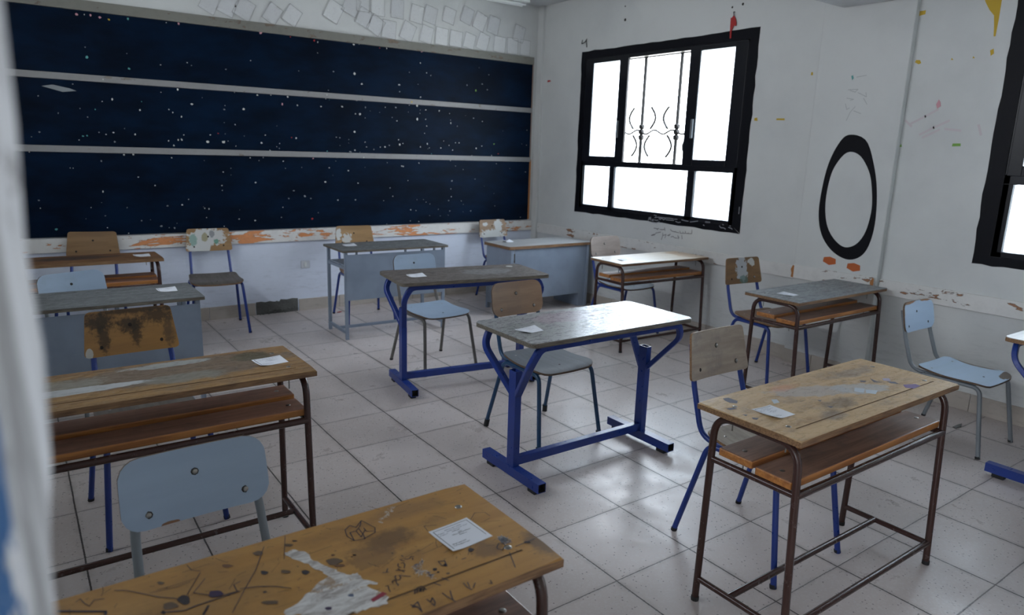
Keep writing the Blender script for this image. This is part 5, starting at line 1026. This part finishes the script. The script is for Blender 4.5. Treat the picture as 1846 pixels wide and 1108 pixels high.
# teacher's desk
t = thing('teacher_desk', 'low grey metal desk with a wooden edged top in the far right corner', 'desk', (2.60, 3.90, 0), 0)
tabletop(t, 1.04, 0.44, 0.665, 0.03, wood('pale_teacher_desk_top', (0.40, 0.41, 0.42, 1), (0.30, 0.30, 0.30, 1), 'x', 3, 0.35), M['ply_edge'], 0.003, None, 0.01)
bm = BM(); box(bm, -0.44, 0.40, -0.205, -0.20, 0.14, 0.635, bev=0.001); new_obj('front_sheet', bm, M['grey_metal'], t)
bm = BM(); box(bm, -0.49, -0.47, -0.19, 0.20, 0.06, 0.635, bev=0.002); new_obj('side_panel', bm, M['grey_metal'], t)
bm = BM(); box(bm, 0.38, 0.46, -0.195, 0.20, 0.0, 0.635, bev=0.002); new_obj('side_panel', bm, M['grey_metal'], t)
for px, py in ((-0.475, -0.195), (-0.475, 0.195), (0.47, -0.195), (0.47, 0.195)):
    bm = BM(); box(bm, px-0.017, px+0.017, py-0.015, py+0.015, 0, 0.635, bev=0.002); new_obj('leg', bm, M['grey_metal'], t)

# ---- chairs
BL = M['blue']
chair(-1.364, -0.093, 0.037, 0.962, 'light blue laminate chair with grey legs tucked behind the nearest desk', M['lam_blue'], M['lam_blue_back2'], M['grey_tube'], 'lam')
chair(-1.311, 1.447, 0.04, 1.02, 'chair with an ochre backrest stained by black mould at left', M['seat_grey'], M['back_mould'], BL, 'wood', 'hhh')
chair(-1.361, 2.70, 0.35, 0.99, 'light blue laminate chair behind the large grey desk at far left', M['lam_blue'], M['lam_blue'], M['grey_tube'], 'lam', 'hhh')
chair(-1.267, 4.45, -0.25, 1.02, 'plain ochre plywood chair with blue legs behind the far left desk', M['seat_wood'], M['back_ochre'], BL, 'wood', 'hhh')
chair(-0.369, 4.45, -0.092, 1.01, 'chair with a white paint smeared backrest alone against the back wall', M['seat_grey'], M['back_painted'], BL, 'wood', 'hhh')
chair(0.873, 4.273, -0.11, 1.007, 'tan chair with white smears on its left behind the lone grey desk', M['seat_wood'], M['back_white_left'], BL, 'wood', 'hhh')
chair(2.586, 4.37, 0.025, 1.0, 'half white tan chair behind the low desk in the far corner', M['seat_grey'], M['back_white_half'], BL, 'wood', 'hhh') if False else chair(2.565, 4.41, 0.025, 1.0, 'half white tan chair behind the low desk in the far corner', M['seat_grey'], M['back_white_half'], BL, 'wood', 'hhh')
chair(0.731, 2.703, 0.05, 0.955, 'light blue laminate chair with worn grey legs in the middle row', M['lam_blue'], M['lam_blue'], M['grey_worn'], 'lam', 'hhh')
chair(0.63, 1.266, 0.026, 1.01, 'tan backed chair with a blue grey seat and teal legs in the centre', M['seat_bluegrey'], M['back_tan'], M['teal'], 'lam', 'sss', tips=True)
chair(2.668, 2.737, -0.004, 1.01, 'pale tan chair with blue legs at the desk below the window', M['seat_bluegrey'], M['back_pale2'], BL, 'lam', 'sss')
chair(2.668, 1.273, -0.107, 1.02, 'chair with a brown backrest painted white in its centre near the pilaster', M['seat_wood'], M['back_painted2'], BL, 'wood', 'hhs')
chair(0.676, -0.110, 0.003, 1.042, 'pale worn plywood chair with dark blue legs at the blond desk', M['seat_pale'], M['back_pale'], BL, 'wood', 'shs')
chair(2.64, -0.021, 0.0, 0.93, 'light blue chair with chipped edges and grey legs by the right wall', M['lam_blue_seat_chip'], M['lam_blue_back'], M['grey_tube'], 'lam', 'hhh')

# ---- name cards on the desks
def card(name_label, quad, h, lift=0.006, detail=0):
    cx = sum(p[0] for p in quad)/4; cy = sum(p[1] for p in quad)/4
    a, b, c, d = [Vector((p[0]-cx, p[1]-cy, 0)) for p in quad]
    bm = BM(); N = 8; g = []
    def P(u, v, dz=0.0):
        p = a*(1-u)*(1-v)+b*u*(1-v)+c*u*v+d*(1-u)*v
        e = lift*(max(0, 1-u*2.2)**2*max(0, v)**2+0.4*max(0, u*1.6-0.6)**2*(1-v))
        return Vector((p.x, p.y, 0.0009+e+dz))
    top = [[bm.verts.new(P(i/N, j/N)) for i in range(N+1)] for j in range(N+1)]
    bot = [[bm.verts.new(P(i/N, j/N, -0.0005)) for i in range(N+1)] for j in range(N+1)]
    for j in range(N):
        for i in range(N):
            bm.faces.new((top[j][i], top[j][i+1], top[j+1][i+1], top[j+1][i])); bm.faces.new((bot[j][i], bot[j+1][i], bot[j+1][i+1], bot[j][i+1]))
    for k in range(N):
        bm.faces.new((top[0][k], top[0][k+1], bot[0][k+1], bot[0][k])); bm.faces.new((top[N][k], top[N][k+1], bot[N][k+1], bot[N][k]))
        bm.faces.new((top[k][0], top[k+1][0], bot[k+1][0], bot[k][0])); bm.faces.new((top[k][N], top[k+1][N], bot[k+1][N], bot[k][N]))
    def seg(u0, v0, u1, v1, w, mi):
        n = max(1, int(10*max(abs(u1-u0), abs(v1-v0))))
        for k in range(n):
            s0, s1 = k/n, (k+1)/n
            A = (u0+(u1-u0)*s0, v0+(v1-v0)*s0); B2 = (u0+(u1-u0)*s1, v0+(v1-v0)*s1)
            du, dv = (0, w/2) if abs(u1-u0) > abs(v1-v0) else (w/2, 0)
            f = bm.faces.new([bm.verts.new(P(x, y, 0.0004)) for x, y in ((A[0]-du, A[1]-dv), (B2[0]-du, B2[1]-dv), (B2[0]+du, B2[1]+dv), (A[0]+du, A[1]+dv))]); f.material_index = mi
    fw = 0.012 if detail else 0.016
    seg(0.07, 0.08, 0.93, 0.08, fw, 1); seg(0.07, 0.08, 0.07, 0.93, fw*1.3, 1)
    if detail: seg(0.93, 0.08, 0.93, 0.86, fw, 1)
    rnd = random.Random(sum(map(ord, name_label)))
    rows = [(0.17, 0.30, 0.72, 2), (0.24, 0.10, 0.26, 2), (0.24, 0.32, 0.85, 2), (0.31, 0.10, 0.30, 2), (0.31, 0.42, 0.62, 1), (0.39, 0.52, 0.60, 1), (0.44, 0.34, 0.80, 1), (0.51, 0.48, 0.66, 1), (0.76, 0.14, 0.48, 1), (0.83, 0.12, 0.52, 1)]
    for v, u0, u1, mi in rows:
        u = u0
        while u < u1:
            L = rnd.uniform(0.012, 0.04); jj = rnd.uniform(-0.008, 0.008)
            seg(u, v+jj, min(u+L, u1), v+jj, rnd.uniform(0.012, 0.03) if detail else 0.02, mi if detail else 2)
            if detail and rnd.random() < 0.5: seg(u+L*0.5, v-0.02, u+L*0.5, v+0.012, 0.006, mi)
            u += L+rnd.uniform(0.004, 0.016)
    o = new_obj('seat_card', bm, [M['paper'], M['print'], M['print_grey']]); o.location = (cx, cy, h)
    return tag(o, name_label, 'paper card', 'printed seat cards on the desks')
card('printed white card on the ochre desk nearest the camera', [(-1.031, -0.43), (-0.931, -0.424), (-0.923, -0.517), (-1.027, -0.527)], 0.74, 0.004, 1)
card('white card on the blond desk at lower right, one corner curled', [(0.228, -0.33), (0.309, -0.343), (0.313, -0.435), (0.214, -0.432)], 0.74, 0.010)
card('white card on the desk with peeling grey laminate', [(-1.008, 1.003), (-0.899, 1.009), (-0.895, 0.914), (-1.002, 0.902)], 0.74)
card('white card on the dark brown desk at far left', [(-1.021, 3.95), (-0.916, 3.948), (-0.924, 3.827), (-1.022, 3.828)], 0.74)
card('white card on the large blue grey desk at left', [(-1.085, 2.597), (-0.985, 2.61), (-0.994, 2.482), (-1.088, 2.482)], 0.74)
card('white card on the lone grey metal desk before the blackboard', [(0.535, 3.93), (0.651, 3.961), (0.623, 3.82), (0.505, 3.803)], 0.735)
card('white card on the dull brown top of the rear blue desk', [(0.327, 2.35), (0.448, 2.358), (0.418, 2.238), (0.297, 2.237)], 0.75)
card('white card with a bent corner on the middle blue desk', [(0.148, 0.901), (0.272, 0.914), (0.257, 0.822), (0.147, 0.809)], 0.74, 0.010)
card('crumpled white card on the low desk in the far corner', [(2.241, 4.039), (2.366, 4.09), (2.331, 3.967), (2.208, 3.963)], 0.665, 0.03)
card('white card lying on the pale desk below the window', [(2.256, 2.439), (2.349, 2.43), (2.322, 2.353), (2.231, 2.346)], 0.715)
card('white card on the grey topped desk in front of the pilaster', [(2.211, 0.926), (2.296, 0.934), (2.296, 0.824), (2.199, 0.819)], 0.715)
# bits on the floor
bm = BM()
for k in range(5): scrap(bm, 0.0+random.uniform(-.05, .05), random.uniform(-.02, .02), 0.03, 0, 0)
for v in bm.verts: v.co = Vector((v.co.x, v.co.z, 0.001+0.004*random.random()))
o = new_obj('red_wrapper', bm, M['red']); o.location = (0.78, 4.55, 0); tag(o, 'crumpled red wrapper on the floor behind the lone grey desk', 'litter')

bm = BM(); screw_head(bm, (0, 0, 0), (0, 0, 1), 0.026, 0.0012)
o = new_obj('round_sticker', bm, M['fluid2']); o.location = (STK[0], STK[1], 0.7502); tag(o, 'round white sticker on the right end of the rear blue desk', 'sticker')
bm = BM(); poly(bm, [(-0.06, -0.008, 0.001), (0.0, -0.016, 0.001), (0.06, 0.006, 0.001), (0.01, 0.012, 0.001), (-0.05, 0.012, 0.001)], (0, 0, 0.003))
o = new_obj('dry_leaf', bm, M['cement']); o.location = (LEAF[0], LEAF[1], 0); tag(o, 'small dark dry leaf on the floor by the light blue chair at the right wall', 'litter')
